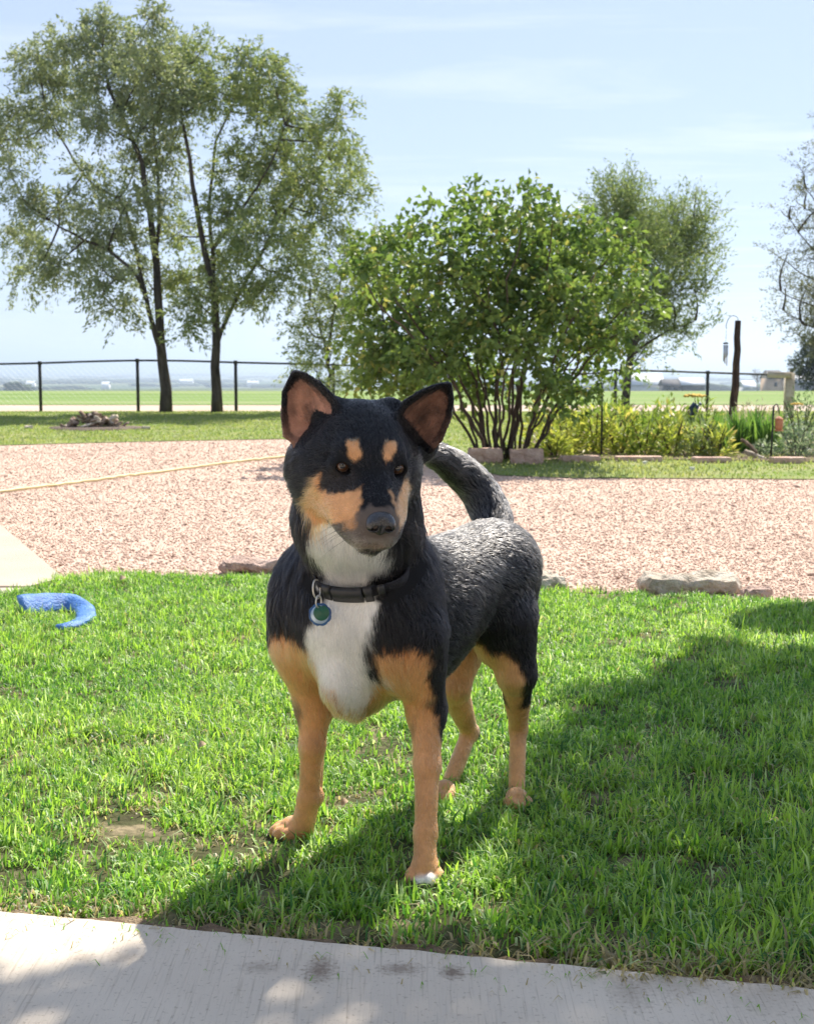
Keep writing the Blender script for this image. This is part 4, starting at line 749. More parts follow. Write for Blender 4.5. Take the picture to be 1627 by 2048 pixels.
# ------------------------------------------------------------------ far things
def house(name, label, cat, x0, x1, ybase, yeave, yridge, Y, wall, roof, depth=8.0, win=(), door=(), hip=0.0, group=None):
    A, B = at(x0, ybase, Y), at(x1, ybase, Y); zb = A[2] - 2.5; ze, zr = at(x0, yeave, Y)[2], at(x0, yridge, Y)[2]; xl, xr = A[0], B[0]
    t = tag(empty(name, ((xl + xr) / 2, Y, A[2])), label, cat, group)
    m = MB(); m.box(((xl + xr) / 2, Y + depth / 2, (zb + ze) / 2), (xr - xl, depth, ze - zb))
    m.add([[xl, Y, ze], [xl, Y + depth, ze], [xl, Y + depth / 2, zr - 0.05], [xr, Y, ze], [xr, Y + depth, ze], [xr, Y + depth / 2, zr - 0.05]], T=[[0, 2, 1], [3, 4, 5]]); m.build('wall', wall, t)
    m = MB(); e_ = 0.35; h_ = hip * (xr - xl)
    for s_, yy in ((0, Y - e_), (1, Y + depth + e_)):
        V_ = np.array([[xl - e_, yy, ze - 0.1], [xr + e_, yy, ze - 0.1], [xr + e_ - h_, Y + depth / 2, zr], [xl - e_ + h_, Y + depth / 2, zr]]); V2 = V_ + [0, 0, 0.18]
        m.add(np.concatenate([V_, V2]), Q=[[0, 1, 2, 3], [4, 7, 6, 5], [0, 4, 5, 1], [1, 5, 6, 2], [2, 6, 7, 3], [3, 7, 4, 0]])
    m.build('roof', roof, t)
    for a, b, c_, d in win:
        p, q = at(a, d, Y), at(b, c_, Y); m = MB(); m.box(((p[0] + q[0]) / 2, Y - 0.02, (p[2] + q[2]) / 2), (q[0] - p[0], 0.10, q[2] - p[2])); m.build('window', glass_far, t)
    return t
glass_far = noise_mat('dark_pane', [(0.02, 0.025, 0.03), (0.05, 0.06, 0.07)], 1, 0.15, spec=0.6)
W1 = noise_mat('grey_siding', [(0.10, 0.10, 0.105), (0.16, 0.155, 0.15)], 1.5, 0.9); W2 = noise_mat('white_siding', [(0.55, 0.55, 0.54), (0.66, 0.65, 0.63)], 1.5, 0.9); W3 = noise_mat('tan_siding', [(0.50, 0.36, 0.25), (0.58, 0.44, 0.32)], 1.5, 0.9)
R1 = noise_mat('pale_metal_roof', [(0.52, 0.55, 0.57), (0.62, 0.64, 0.65)], 1.0, 0.6); R2 = noise_mat('dark_shingles', [(0.07, 0.07, 0.075), (0.12, 0.115, 0.115)], 2, 0.9); R3 = noise_mat('white_roof', [(0.7, 0.7, 0.69), (0.78, 0.78, 0.77)], 1, 0.8)
house('barn', 'long pale-roofed barn beyond the field, seen left of the fence post', 'barn', 1262, 1326, 785, 770, 748, 430, W2, R1, 12)
house('farmhouse', 'dark-windowed grey farmhouse beyond the field, right of the long pale barn', 'house', 1327, 1362, 786, 772, 760, 400, W1, R2, 8, win=((1331, 1338, 774, 780), (1346, 1353, 774, 780)))
house('shed', 'long low grey shed with a pale roof just left of the fence post', 'shed', 1363, 1408, 785, 770, 757, 400, W1, R1, 9)
house('shed', 'low white-roofed shed beyond the field, right of the rough garden post', 'shed', 1488, 1510, 784, 775, 763, 420, W2, R3, 8)
house('cottage', 'tan cottage with a dark roof beyond the end of the fence', 'house', 1534, 1566, 785, 757, 742, 330, W3, R2, 7, win=((1547, 1553, 765, 773),), hip=0.12)
house('house', 'grey house with a dark window at the right edge, beyond the gatepost', 'house', 1590, 1660, 786, 766, 752, 330, noise_mat('lilac_grey_siding', [(0.36, 0.34, 0.36), (0.44, 0.42, 0.43)], 1.5, 0.9), R1, 8, win=((1603, 1613, 770, 779), (1616, 1622, 770, 779)))
# dark cedar at the right edge, bare tree between the far buildings
Yc = 70.0; r_ = np.random.default_rng(52)
bc = at(1640, 790, Yc); bc[2] = float(terr_z(0, Yc)) - 0.3
tree('cedar_tree', 'dense dark evergreen at the right edge, far beyond the fence', 'tree', bc, [([bc, bc + [0, 0, 2.0], bc + [0, 0, 3.4]], 0.12, 0.03)], pxclumps([(1612, 735, 24, 24), (1640, 715, 40, 30), (1645, 750, 50, 26), (1596, 748, 12, 10), (1625, 690, 20, 22), (1660, 690, 30, 30), (1590, 728, 8, 8)], Yc, 0.6), 420, 20, 0.16, 0.07, [(0.035, 0.055, 0.035), (0.08, 0.105, 0.06)], 12, droop=0.1, twl=0.4)
Yb = 380.0; bb_ = at(1512, 778, Yb); m = MB(); t = tag(empty('bare_tree', bb_), 'bare brown leafless tree far beyond the fence, above the white-roofed shed', 'tree')
r_ = np.random.default_rng(53)
def limb(p, d, L, r0, dep):
    e = p + d * L; m.tube([p, (p + e) / 2 + r_.normal(0, 0.05, 3) * L, e], [r0, r0 * 0.8, r0 * 0.55], 4, False)
    if dep:
        for k_ in range(4): limb(p + (e - p) * r_.uniform(0.5, 1.0), unit(d + r_.normal(0, 0.42, 3)), L * r_.uniform(0.55, 0.8), r0 * 0.6, dep - 1)
limb(bb_, np.array([0.12, 0, 0.99]), 2.4, 0.14, 4); m.build('trunk', noise_mat('grey_bark', [(0.17, 0.14, 0.13), (0.26, 0.22, 0.20)], 2, 0.9), t)
# woods and farms down on the plain
r_ = np.random.default_rng(64); n = 900
Yw = np.exp(r_.uniform(math.log(1000), math.log(8000), n)); Xw = Yw * r_.uniform(-0.36, 0.36, n) ; row = fbm(np.stack([Xw / 420, Yw / 260, Xw * 0], 1), 1.0, 3, 3); s_ = row > -0.05; Xw, Yw = Xw[s_], Yw[s_]; n = len(Xw)
Zw = terr_z(Xw, Yw); sc_ = r_.uniform(2.5, 5.5, n); wsc = r_.uniform(1.2, 4.5, n) * (1 + Yw / 2500)
S1 = unit(np.array([[x, y, z] for x in (-1, 0, 1) for y in (-1, 0, 1) for z in (-1, 0, 1) if (x, y, z) != (0, 0, 0)], float))
from mathutils.geometry import delaunay_2d_cdt
bm_ = __import__('bmesh').new(); __import__('bmesh').ops.create_icosphere(bm_, subdivisions=2, radius=1.0); IV = np.array([v.co[:] for v in bm_.verts]); IT = np.array([[v.index for v in f.verts] for f in bm_.faces]); bm_.free()
V = IV[None] * (1 + 0.30 * r_.normal(size=(n, len(IV), 1)).clip(-1, 1)) * np.stack([sc_ * wsc, sc_, sc_ * 0.9], 1)[:, None]; V[..., 2] += (Zw + sc_ * 0.5)[:, None]; V[..., 0] += Xw[:, None]; V[..., 1] += Yw[:, None]
T = (IT[None] + (np.arange(n) * len(IV))[:, None, None]).reshape(-1, 3)
tag(obj('distant_woods', raw_mesh('distant_woods', V.reshape(-1, 3), [T]), noise_mat('far_foliage', [(0.03, 0.05, 0.025), (0.07, 0.10, 0.045)], 0.05, 1.0)), kind='stuff')
for i, (x, y, Y, w_) in enumerate(((372, 744, 2600, 26), (505, 747, 2400, 22), (60, 751, 2100, 16), (210, 754, 1900, 14))):
    h0 = at(x, y, Y); h0[2] = float(terr_z(np.array(h0[0]), np.array(float(Y)))); ww = w_ * Y / 2784
    t = tag(empty('far_barn', h0), ('white barn on the hazy plain seen left of the second tree', 'white barn on the hazy plain right of the second tree', 'small white barn on the hazy plain near the left edge', 'small white barn on the hazy plain left of the first trunk')[i], 'barn')
    m = MB(); m.box(h0 + [0, 6, 4], (ww, 12, 9)); m.build('wall', R3, t)
    m = MB(); m.add(np.array([[-ww / 2 - 0.5, -0.6, 8.3], [ww / 2 + 0.5, -0.6, 8.3], [ww / 2 + 0.5, 6, 12], [-ww / 2 - 0.5, 6, 12], [ww / 2 + 0.5, 12.6, 8.3], [-ww / 2 - 0.5, 12.6, 8.3]]) + h0, Q=[[0, 1, 2, 3], [3, 2, 4, 5]]); m.build('roof', R1, t)
# ------------------------------------------------------------------ haze: the air over the plain
hm = bpy.data.materials.new('air'); hm.use_nodes = True; n_ = hm.node_tree; n_.nodes.clear(); o_ = n_.nodes.new('ShaderNodeOutputMaterial'); pv = n_.nodes.new('ShaderNodeVolumePrincipled')
pv.inputs['Color'].default_value = (0.70, 0.84, 1.0, 1); pv.inputs['Density'].default_value = 0.0003; pv.inputs['Anisotropy'].default_value = 0.5
n_.links.new(pv.outputs[0], o_.inputs['Volume'])
m = MB(); zt_ = 75.0; m.box((0, 7480, (zt_ - 72) / 2), (32000, 15040, zt_ + 72)); hz = m.build('haze', hm); hz['kind'] = 'stuff'
# ================================================================== the dog
DF = np.array([-0.59, -0.807, 0]); DL = np.array([0.807, -0.59, 0]); DZ = np.array([0, 0, 1.0])
DO = np.array([0.028, 2.519, 0])
def W(s, l, z): return DO + s * DF + l * DL + z * DZ
BODY_AX = np.stack([DF, DL, DZ], 1)                    # columns: forward, left, up
def rot_axes(ax, fwd_pitch=0.0):                       # tilt the forward axis up by an angle
    c, s_ = math.cos(fwd_pitch), math.sin(fwd_pitch)
    return np.stack([c * ax[:, 0] + s_ * ax[:, 2], ax[:, 1], -s_ * ax[:, 0] + c * ax[:, 2]], 1)
# head frame: X to the dog's left, Y along the muzzle, Z up; origin midway between the eyes
H0 = at(736, 923, 2.13)
_yaw, _pit, _roll = R(13), R(26), R(4)
hy = np.array([math.sin(_yaw) * math.cos(_pit), -math.cos(_yaw) * math.cos(_pit), -math.sin(_pit)])
hx = np.array([math.cos(_yaw), math.sin(_yaw), 0.0])
hz = np.cross(hx, hy); hz = -hz if hz[2] < 0 else hz
_c, _s = math.cos(_roll), math.sin(_roll)
hx, hz = _c * hx - _s * hz, _s * hx + _c * hz
HEAD_AX = np.stack([hx, hy, hz], 1)
def HP(x, y, z): return H0 + HEAD_AX @ np.array([x, y, z])
def to_head(P): return (P - H0) @ HEAD_AX

PRIMS = []
def E(c, r, ax=np.eye(3), k=0.03, flow=None, ln=0.02): PRIMS.append(dict(t='E', c=np.asarray(c), r=np.asarray(r, float), ax=ax, k=k, flow=flow, ln=ln))
def C(a, b, ra, rb, k=0.02, flow=None, ln=0.01): PRIMS.append(dict(t='C', a=np.asarray(a), b=np.asarray(b), ra=ra, rb=rb, k=k, flow=flow, ln=ln))
def sd(p, P):
    if p['t'] == 'E':
        q = (P - p['c']) @ p['ax']; k0 = np.linalg.norm(q / p['r'], axis=-1); k1 = np.linalg.norm(q / p['r'] ** 2, axis=-1) + 1e-9
        return k0 * (k0 - 1) / k1
    ba = p['b'] - p['a']; pa = P - p['a']; h = np.clip((pa @ ba) / ba.dot(ba), 0, 1)
    return np.linalg.norm(pa - h[..., None] * ba, axis=-1) - (p['ra'] + (p['rb'] - p['ra']) * h)
back = -DF * 0.85 - DZ * 0.45; down = -DZ
# torso
E(W(0.085, 0, 0.405), (0.205, 0.105, 0.136), rot_axes(BODY_AX, 0.07), 0.03, back, 0.020)
E(W(0.14, 0, 0.49), (0.13, 0.075, 0.07), BODY_AX, 0.06, back, 0.024)
E(W(-0.08, 0, 0.445), (0.20, 0.088, 0.10), rot_axes(BODY_AX, -0.10), 0.05, back, 0.018)
E(W(-0.235, 0.0, 0.468), (0.110, 0.085, 0.088), BODY_AX, 0.05, back, 0.020)
# chest and shoulders
E(at(696, 1205, 2.37), (0.095, 0.122, 0.115), BODY_AX, 0.05, down + 0.2 * DF, 0.028)
E(at(716, 1345, 2.35), (0.085, 0.044, 0.072), BODY_AX, 0.03, down, 0.026)
E(at(612, 1230, 2.42), (0.075, 0.050, 0.12), BODY_AX, 0.05, down - 0.3 * DF, 0.022)
E(at(815, 1235, 2.31), (0.075, 0.052, 0.125), BODY_AX, 0.05, down - 0.3 * DF, 0.022)
# neck with its ruff
C(at(735, 1185, 2.42), at(722, 985, 2.27), 0.104, 0.078, 0.05, -DZ - 0.25 * DF, 0.032)
E(at(708, 1030, 2.27), (0.085, 0.095, 0.085), np.stack([-hy * 0 + np.array([0, -1.0, 0]), np.array([1.0, 0, 0]), DZ], 1), 0.05, -DZ + np.array([0, 0.3, 0]), 0.034)
# front legs
C(at(830, 1270, 2.30), at(852, 1420, 2.34), 0.053, 0.031, 0.026, down, 0.013)
C(at(852, 1420, 2.34), at(854, 1530, 2.31), 0.0300, 0.0200, 0.02, down, 0.011)
C(at(853, 1530, 2.31), at(851, 1665, 2.275), 0.0203, 0.0178, 0.015, down, 0.008)
C(at(850, 1665, 2.275), at(849, 1733, 2.25), 0.0180, 0.0195, 0.012, down, 0.006)
C(at(612, 1285, 2.41), at(630, 1400, 2.44), 0.056, 0.036, 0.028, down, 0.013)
C(at(630, 1400, 2.44), at(624, 1490, 2.43), 0.033, 0.0208, 0.02, down, 0.011)
C(at(624, 1490, 2.43), at(618, 1595, 2.45), 0.0205, 0.0174, 0.015, down, 0.008)
C(at(618, 1595, 2.45), at(605, 1655, 2.46), 0.020, 0.021, 0.012, down, 0.006)
E(at(637, 1592, 2.455), (0.009, 0.009, 0.012), BODY_AX, 0.010, down, 0.005)       # carpal pad
# paws: a rounded body and four toes
CLAWS = []
def paw(c, fwd, w=1.0):
    fwd = np.asarray(fwd, float); fwd /= np.linalg.norm(fwd); lat = np.array([-fwd[1], fwd[0], 0])
    CLAWS.extend((c + lat * o * w + fwd * (f + 0.014) * w + np.array([0, 0, 0.012]), fwd) for o, f in ((-0.022, 0.018), (-0.008, 0.031), (0.008, 0.031), (0.022, 0.018)))
    E(c + np.array([0, 0, 0.020]), (0.030 * w, 0.024 * w, 0.020), np.stack([fwd, lat, DZ], 1), 0.015, fwd + 0.2 * down, 0.006)
    for i, (o, f) in enumerate(((-0.022, 0.018), (-0.008, 0.031), (0.008, 0.031), (0.022, 0.018))):
        E(c + lat * o * w + fwd * f * w + np.array([0, 0, 0.014]), (0.019 * w, 0.0105 * w, 0.0140), np.stack([fwd, lat, DZ], 1), 0.004, fwd + 0.4 * down, 0.005)
paw(G(850, 1772) * [1, 1, 0] + [0, 0.025, 0], (-0.05, -1, 0))
paw(G(588, 1678) * [1, 1, 0] + [0, 0.01, 0], (-0.95, -0.55, 0), 0.95)
paw(G(1034, 1622) * [1, 1, 0] + [0, 0.02, 0], (0.05, -1, 0), 0.9)
paw(G(888, 1606) * [1, 1, 0] + [0, 0.02, 0], (-0.35, -1, 0), 0.9)
C(at(641, 1440, 2.462), at(635, 1590, 2.466), 0.0095, 0.0075, 0.007, down, 0.007); C(at(866, 1480, 2.338), at(862, 1650, 2.298), 0.0095, 0.0080, 0.007, down, 0.007)      # tendons behind the forearms
# hind legs
E(at(1000, 1205, 2.68), (0.085, 0.050, 0.115), rot_axes(BODY_AX, 0.25), 0.04, down - 0.35 * DF, 0.017)
C(at(1012, 1240, 2.66), at(1032, 1345, 2.66), 0.060, 0.036, 0.03, down - 0.3 * DF, 0.014)
C(at(1032, 1345, 2.66), at(1036, 1455, 2.75), 0.034, 0.0165, 0.02, down - 0.3 * DF, 0.010)
C(at(1036, 1455, 2.755), at(1032, 1590, 2.70), 0.0165, 0.0160, 0.012, down, 0.006)
E(at(925, 1225, 2.78), (0.085, 0.050, 0.115), rot_axes(BODY_AX, 0.25), 0.04, down - 0.35 * DF, 0.015)
C(at(925, 1250, 2.76), at(905, 1365, 2.74), 0.060, 0.035, 0.03, down - 0.3 * DF, 0.013)
C(at(903, 1370, 2.74), at(938, 1462, 2.85), 0.032, 0.0165, 0.02, down - 0.3 * DF, 0.008)
C(at(938, 1464, 2.855), at(892, 1585, 2.765), 0.0165, 0.0165, 0.012, down, 0.006)
for q_, r3 in ((at(946, 1466, 2.862), (0.013, 0.011, 0.015)), (at(1042, 1450, 2.772), (0.013, 0.011, 0.015)), (at(862, 1415, 2.37), (0.016, 0.014, 0.020)), (at(612, 1388, 2.465), (0.016, 0.014, 0.020))): E(q_, r3, BODY_AX, 0.014, down, 0.008)   # hock and elbow points
# tail, carried up and curled forward
_tl = [at(992, 1095, 2.74), at(985, 1040, 2.80), at(962, 990, 2.83), at(932, 953, 2.83), at(898, 925, 2.80), at(872, 910, 2.78)]
_tr = [0.036, 0.036, 0.036, 0.034, 0.030, 0.022]
_tl = smooth_path(_tl, 22); _tr = np.interp(np.linspace(0, 1, 22), np.linspace(0, 1, 6), _tr)
for i in range(21):
    f_ = _tl[i + 1] - _tl[i]; f_ = f_ / np.linalg.norm(f_)
    C(_tl[i], _tl[i + 1], _tr[i], _tr[i + 1], 0.006, f_, 0.024)
N_BODY = len(PRIMS)
E(at(846, 882, 2.275), (0.024, 0.026, 0.030), np.eye(3), 0.025, -DZ + np.array([0, 0.5, 0]), 0.010); E(at(828, 850, 2.272), (0.022, 0.026, 0.022), np.eye(3), 0.02, DZ * 0.3 + np.array([0, 1.0, 0]), 0.008)
# head, in its own frame
HB = -hy * 0.9 - hz * 0.1
def EH(c, r, k=0.02, flow=None, ln=0.008): E(HP(*c), r, HEAD_AX, k, flow, ln)
def CH(a, b, ra, rb, k=0.02, flow=None, ln=0.006): C(HP(*a), HP(*b), ra, rb, k, flow, ln)
EH((0, -0.060, 0.006), (0.066, 0.080, 0.056), 0.03, HB, 0.009)                       # braincase
EH((0, -0.005, 0.012), (0.047, 0.040, 0.032), 0.025, HB + 0.5 * hz, 0.007)           # forehead
for sx in (-1, 1):
    fl = HB + sx * hx * 0.45 - hz * 0.35
    EH((sx * 0.050, -0.050, -0.040), (0.042, 0.055, 0.048), 0.035, fl, 0.016)        # cheek
    EH((sx * 0.062, -0.090, -0.060), (0.040, 0.050, 0.055), 0.035, fl - 0.4 * hz, 0.028)   # cheek ruff
    EH((sx * 0.031, 0.002, 0.019), (0.021, 0.020, 0.015), 0.014, HB + 0.4 * hz, 0.006)     # brow
    EH((sx * 0.040, -0.004, -0.018), (0.021, 0.022, 0.015), 0.014, HB - 0.3 * hz, 0.006)   # below the eye
    EH((sx * 0.0170, 0.088, -0.060), (0.0185, 0.038, 0.030), 0.028, HB - 0.4 * hz, 0.005)  # upper lip
    EH((sx * 0.025, 0.050, -0.064), (0.024, 0.046, 0.032), 0.035, HB - 0.4 * hz, 0.006)
for sx in (-1, 1): EH((sx * 0.036, 0.008, -0.058), (0.025, 0.052, 0.032), 0.035, HB + sx * hx * 0.3 - hz * 0.4, 0.008)   # cheek running into the muzzle
CH((0, 0.000, -0.020), (0, 0.104, -0.032), 0.043, 0.0260, 0.025, HB + 0.3 * hz, 0.005)    # muzzle
CH((0, 0.000, -0.078), (0, 0.086, -0.090), 0.036, 0.0215, 0.008, HB - 0.2 * hz, 0.008)    # lower jaw
EH((0, 0.118, -0.036), (0.020, 0.014, 0.016), 0.010, HB, 0.003)
EH((0, -0.045, -0.085), (0.055, 0.060, 0.040), 0.04, HB - 0.6 * hz, 0.022)               # throat
EYES = [HP(-0.0420, 0.0135, 0.000), HP(0.0420, 0.0135, 0.000)]
EYE_R = 0.0118
NOSE_C = HP(0, 0.128, -0.030)

for sx in (-1, 1): EH((sx * 0.052, -0.112, 0.026), (0.026, 0.022, 0.026), 0.025, HB, 0.010)      # where the ears stand
# ears: cupped shells, the openings turned to the front
def ear_patch(inner, outer, depth_in, depth_out, depth_tip, cup, n=13):
    def samp(poly, d0, d1, t):
        s_ = np.linspace(0, 1, len(poly)); x = np.interp(t, s_, [p[0] for p in poly]); y = np.interp(t, s_, [p[1] for p in poly])
        return np.array([at(a, b, d0 + (d1 - d0) * c) for a, b, c in zip(x, y, t)])
    t = np.linspace(0, 1, n)
    A = samp(inner, depth_in, depth_tip, t); B = samp(outer, depth_out, depth_tip, t)
    V = []
    for i in range(n):
        for u in np.linspace(0, 1, n):
            p = A[i] * (1 - u) + B[i] * u; p = p + np.array([0, cup * 4 * u * (1 - u) * (1 - t[i] * 0.75), 0]); V.append(p)
    Q = [(i * n + j, i * n + j + 1, (i + 1) * n + j + 1, (i + 1) * n + j) for i in range(n - 1) for j in range(n - 1)]
    return np.array(V), Q
EARS = [ear_patch([(690, 835), (672, 800), (640, 768), (612, 750), (593, 745)], [(604, 895), (570, 872), (566, 830), (568, 785), (586, 748)], 2.155, 2.195, 2.19, 0.030),
        ear_patch([(790, 833), (806, 806), (840, 784), (870, 772), (893, 768)], [(858, 905), (880, 880), (897, 838), (903, 800), (899, 771)], 2.175, 2.215, 2.20, 0.030)]
EAR_TREES = [BVHTree.FromPolygons([Vector(v) for v in V], Q) for V, Q in EARS]

VOX = 0.0030
def sdf_grid(prims, lo, hi, vox, ears=False, carve=None):
    n = np.ceil((hi - lo) / vox).astype(int) + 1
    d = np.full(n, 0.06, np.float32)
    def sub(c0, c1):
        i0 = np.clip(np.floor((c0 - lo) / vox).astype(int), 0, n - 1); i1 = np.clip(np.ceil((c1 - lo) / vox).astype(int) + 1, 1, n)
        sl_ = tuple(slice(a, b) for a, b in zip(i0, i1))
        g = np.stack(np.meshgrid(*[lo[k] + vox * np.arange(i0[k], i1[k]) for k in range(3)], indexing='ij'), -1)
        return sl_, g
    for p in prims:
        m = 0.018 + p['k'] * 0.5
        if p['t'] == 'E': ext = np.sqrt(((p['ax'] * p['r']) ** 2).sum(1)) + m; c0, c1 = p['c'] - ext, p['c'] + ext
        else: c0 = np.minimum(p['a'] - p['ra'], p['b'] - p['rb']) - m; c1 = np.maximum(p['a'] + p['ra'], p['b'] + p['rb']) + m
        if (c1 < lo).any() or (c0 > hi).any(): continue
        sl_, g = sub(c0, c1); v = sd(p, g).astype(np.float32); o = d[sl_]; k = p['k']
        h = np.clip(0.5 + 0.5 * (o - v) / k, 0, 1); d[sl_] = o * (1 - h) + v * h - k * h * (1 - h)
    if ears:
        for (V, Q), tr in zip(EARS, EAR_TREES):
            sl_, g = sub(V.min(0) - 0.012, V.max(0) + 0.012); sh = g.shape[:3]
            v = np.array([(tr.find_nearest(Vector(q), 0.03)[3] or 0.03) for q in g.reshape(-1, 3)], np.float32).reshape(sh) - 0.0035
            o = d[sl_]; k = 0.010; h = np.clip(0.5 + 0.5 * (o - v) / k, 0, 1); d[sl_] = o * (1 - h) + v * h - k * h * (1 - h)
    if carve: carve(d, sub)
    return d
def surface_nets(d, lo, vox):
    s_ = d < 0; n = np.array(d.shape)
    cnt = np.zeros(n - 1, np.uint8)
    for a in (0, 1):
        for b in (0, 1):
            for c in (0, 1): cnt += s_[a:n[0] - 1 + a, b:n[1] - 1 + b, c:n[2] - 1 + c]
    act = np.argwhere((cnt > 0) & (cnt < 8)); idx = np.full(n - 1, -1, np.int32); idx[tuple(act.T)] = np.arange(len(act))
    acc = np.zeros((len(act), 3)); num = np.zeros(len(act))
    cor = [(a, b, c) for a in (0, 1) for b in (0, 1) for c in (0, 1)]
    val = {c: d[act[:, 0] + c[0], act[:, 1] + c[1], act[:, 2] + c[2]] for c in cor}
    for c in cor:
        for ax in range(3):
            if c[ax]: continue
            e = list(c); e[ax] = 1; e = tuple(e); v0, v1 = val[c], val[e]; m = (v0 < 0) != (v1 < 0)
            t = np.where(m, v0 / np.where(m, v0 - v1, 1), 0); p = np.tile(np.array(c, float), (len(act), 1)); p[:, ax] += t
            acc[m] += p[m]; num += m
    V = lo + vox * (act + acc / num[:, None])
    Q = []
    for ax in range(3):
        b_, c_ = (ax + 1) % 3, (ax + 2) % 3
        sl0 = [slice(None)] * 3; sl1 = [slice(None)] * 3; sl0[ax] = slice(0, -1); sl1[ax] = slice(1, None)
        ch = np.argwhere(s_[tuple(sl0)] != s_[tuple(sl1)]); ch = ch[(ch[:, b_] > 0) & (ch[:, c_] > 0) & (ch[:, b_] < n[b_] - 1) & (ch[:, c_] < n[c_] - 1)]
        ins = s_[tuple(ch.T)]
        def cell(db, dc):
            q = ch.copy(); q[:, b_] -= db; q[:, c_] -= dc; return idx[tuple(q.T)]
        q = np.stack([cell(1, 1), cell(0, 1), cell(0, 0), cell(1, 0)], 1); q[~ins] = q[~ins][:, ::-1]; Q.append(q)
    return V, np.concatenate(Q)
def carve_face(d, sub):
    def cut(p, k):
        ext = 0.035; sl_, g = sub(p['c'] - ext, p['c'] + ext); v = -sd(p, g).astype(np.float32); o = d[sl_]
        h = np.clip(0.5 - 0.5 * (o - v) / k, 0, 1); d[sl_] = o * (1 - h) + v * h + k * h * (1 - h)
    for e, sx in zip(EYES, (-1, 1)):
        # lids bulge round the eye, then an almond opening
        for q in (dict(t='E', c=e - hy * 0.002, r=np.array([0.0185, 0.0150, 0.0135]), ax=HEAD_AX),):
            sl_, g = sub(q['c'] - 0.035, q['c'] + 0.035); v = sd(q, g).astype(np.float32); o = d[sl_]; k = 0.012
            h = np.clip(0.5 + 0.5 * (o - v) / k, 0, 1); d[sl_] = o * (1 - h) + v * h - k * h * (1 - h)
        axx = HEAD_AX @ roty(sx * 0.10).T
        cut(dict(t='E', c=e + hy * 0.010 + hx * 0.0, r=np.array([0.0118, 0.0185, 0.0090]), ax=axx), 0.003)
lo = np.array([-0.30, 1.90, -0.006]); hi = np.array([0.33, 2.98, 0.88])
d_ = sdf_grid(PRIMS, lo, hi, VOX, True, carve_face)
dogV, dogQ = surface_nets(d_, lo, VOX); del d_
def vnormals(V, Q):
    n = np.cross(V[Q[:, 2]] - V[Q[:, 0]], V[Q[:, 3]] - V[Q[:, 1]]); N = np.zeros_like(V)
    for k in range(4): np.add.at(N, Q[:, k], n)
    return N / (np.linalg.norm(N, axis=1)[:, None] + 1e-12)

# ---- coat: colours of the markings
BLACK = np.array([0.0060, 0.0062, 0.0078]); TAN = np.array([0.66, 0.335, 0.148]); WHITE = np.array([0.86, 0.83, 0.78])
PALE_TAN = np.array([0.63, 0.35, 0.165]); GRIZ = np.array([0.082, 0.066, 0.057]); EARPINK = np.array([0.33, 0.165, 0.11])
def blob(P, c, r, e=0.012, seed=0, warp=0.012, ax=None):
    q = P - c
    if ax is not None: q = q @ ax
    r = np.broadcast_to(np.asarray(r, float), (3,)); k = np.linalg.norm(q / r, axis=1); dd = (k - 1) * r.min() + warp * fbm(P, 45, seed, 2)
    return np.clip(0.5 - dd / e, 0, 1)
def caps(P, a, b, ra, rb, e=0.012, seed=0, warp=0.012):
    p = dict(t='C', a=np.asarray(a), b=np.asarray(b), ra=ra, rb=rb); return np.clip(0.5 - (sd(p, P) + warp * fbm(P, 45, seed, 2)) / e, 0, 1)
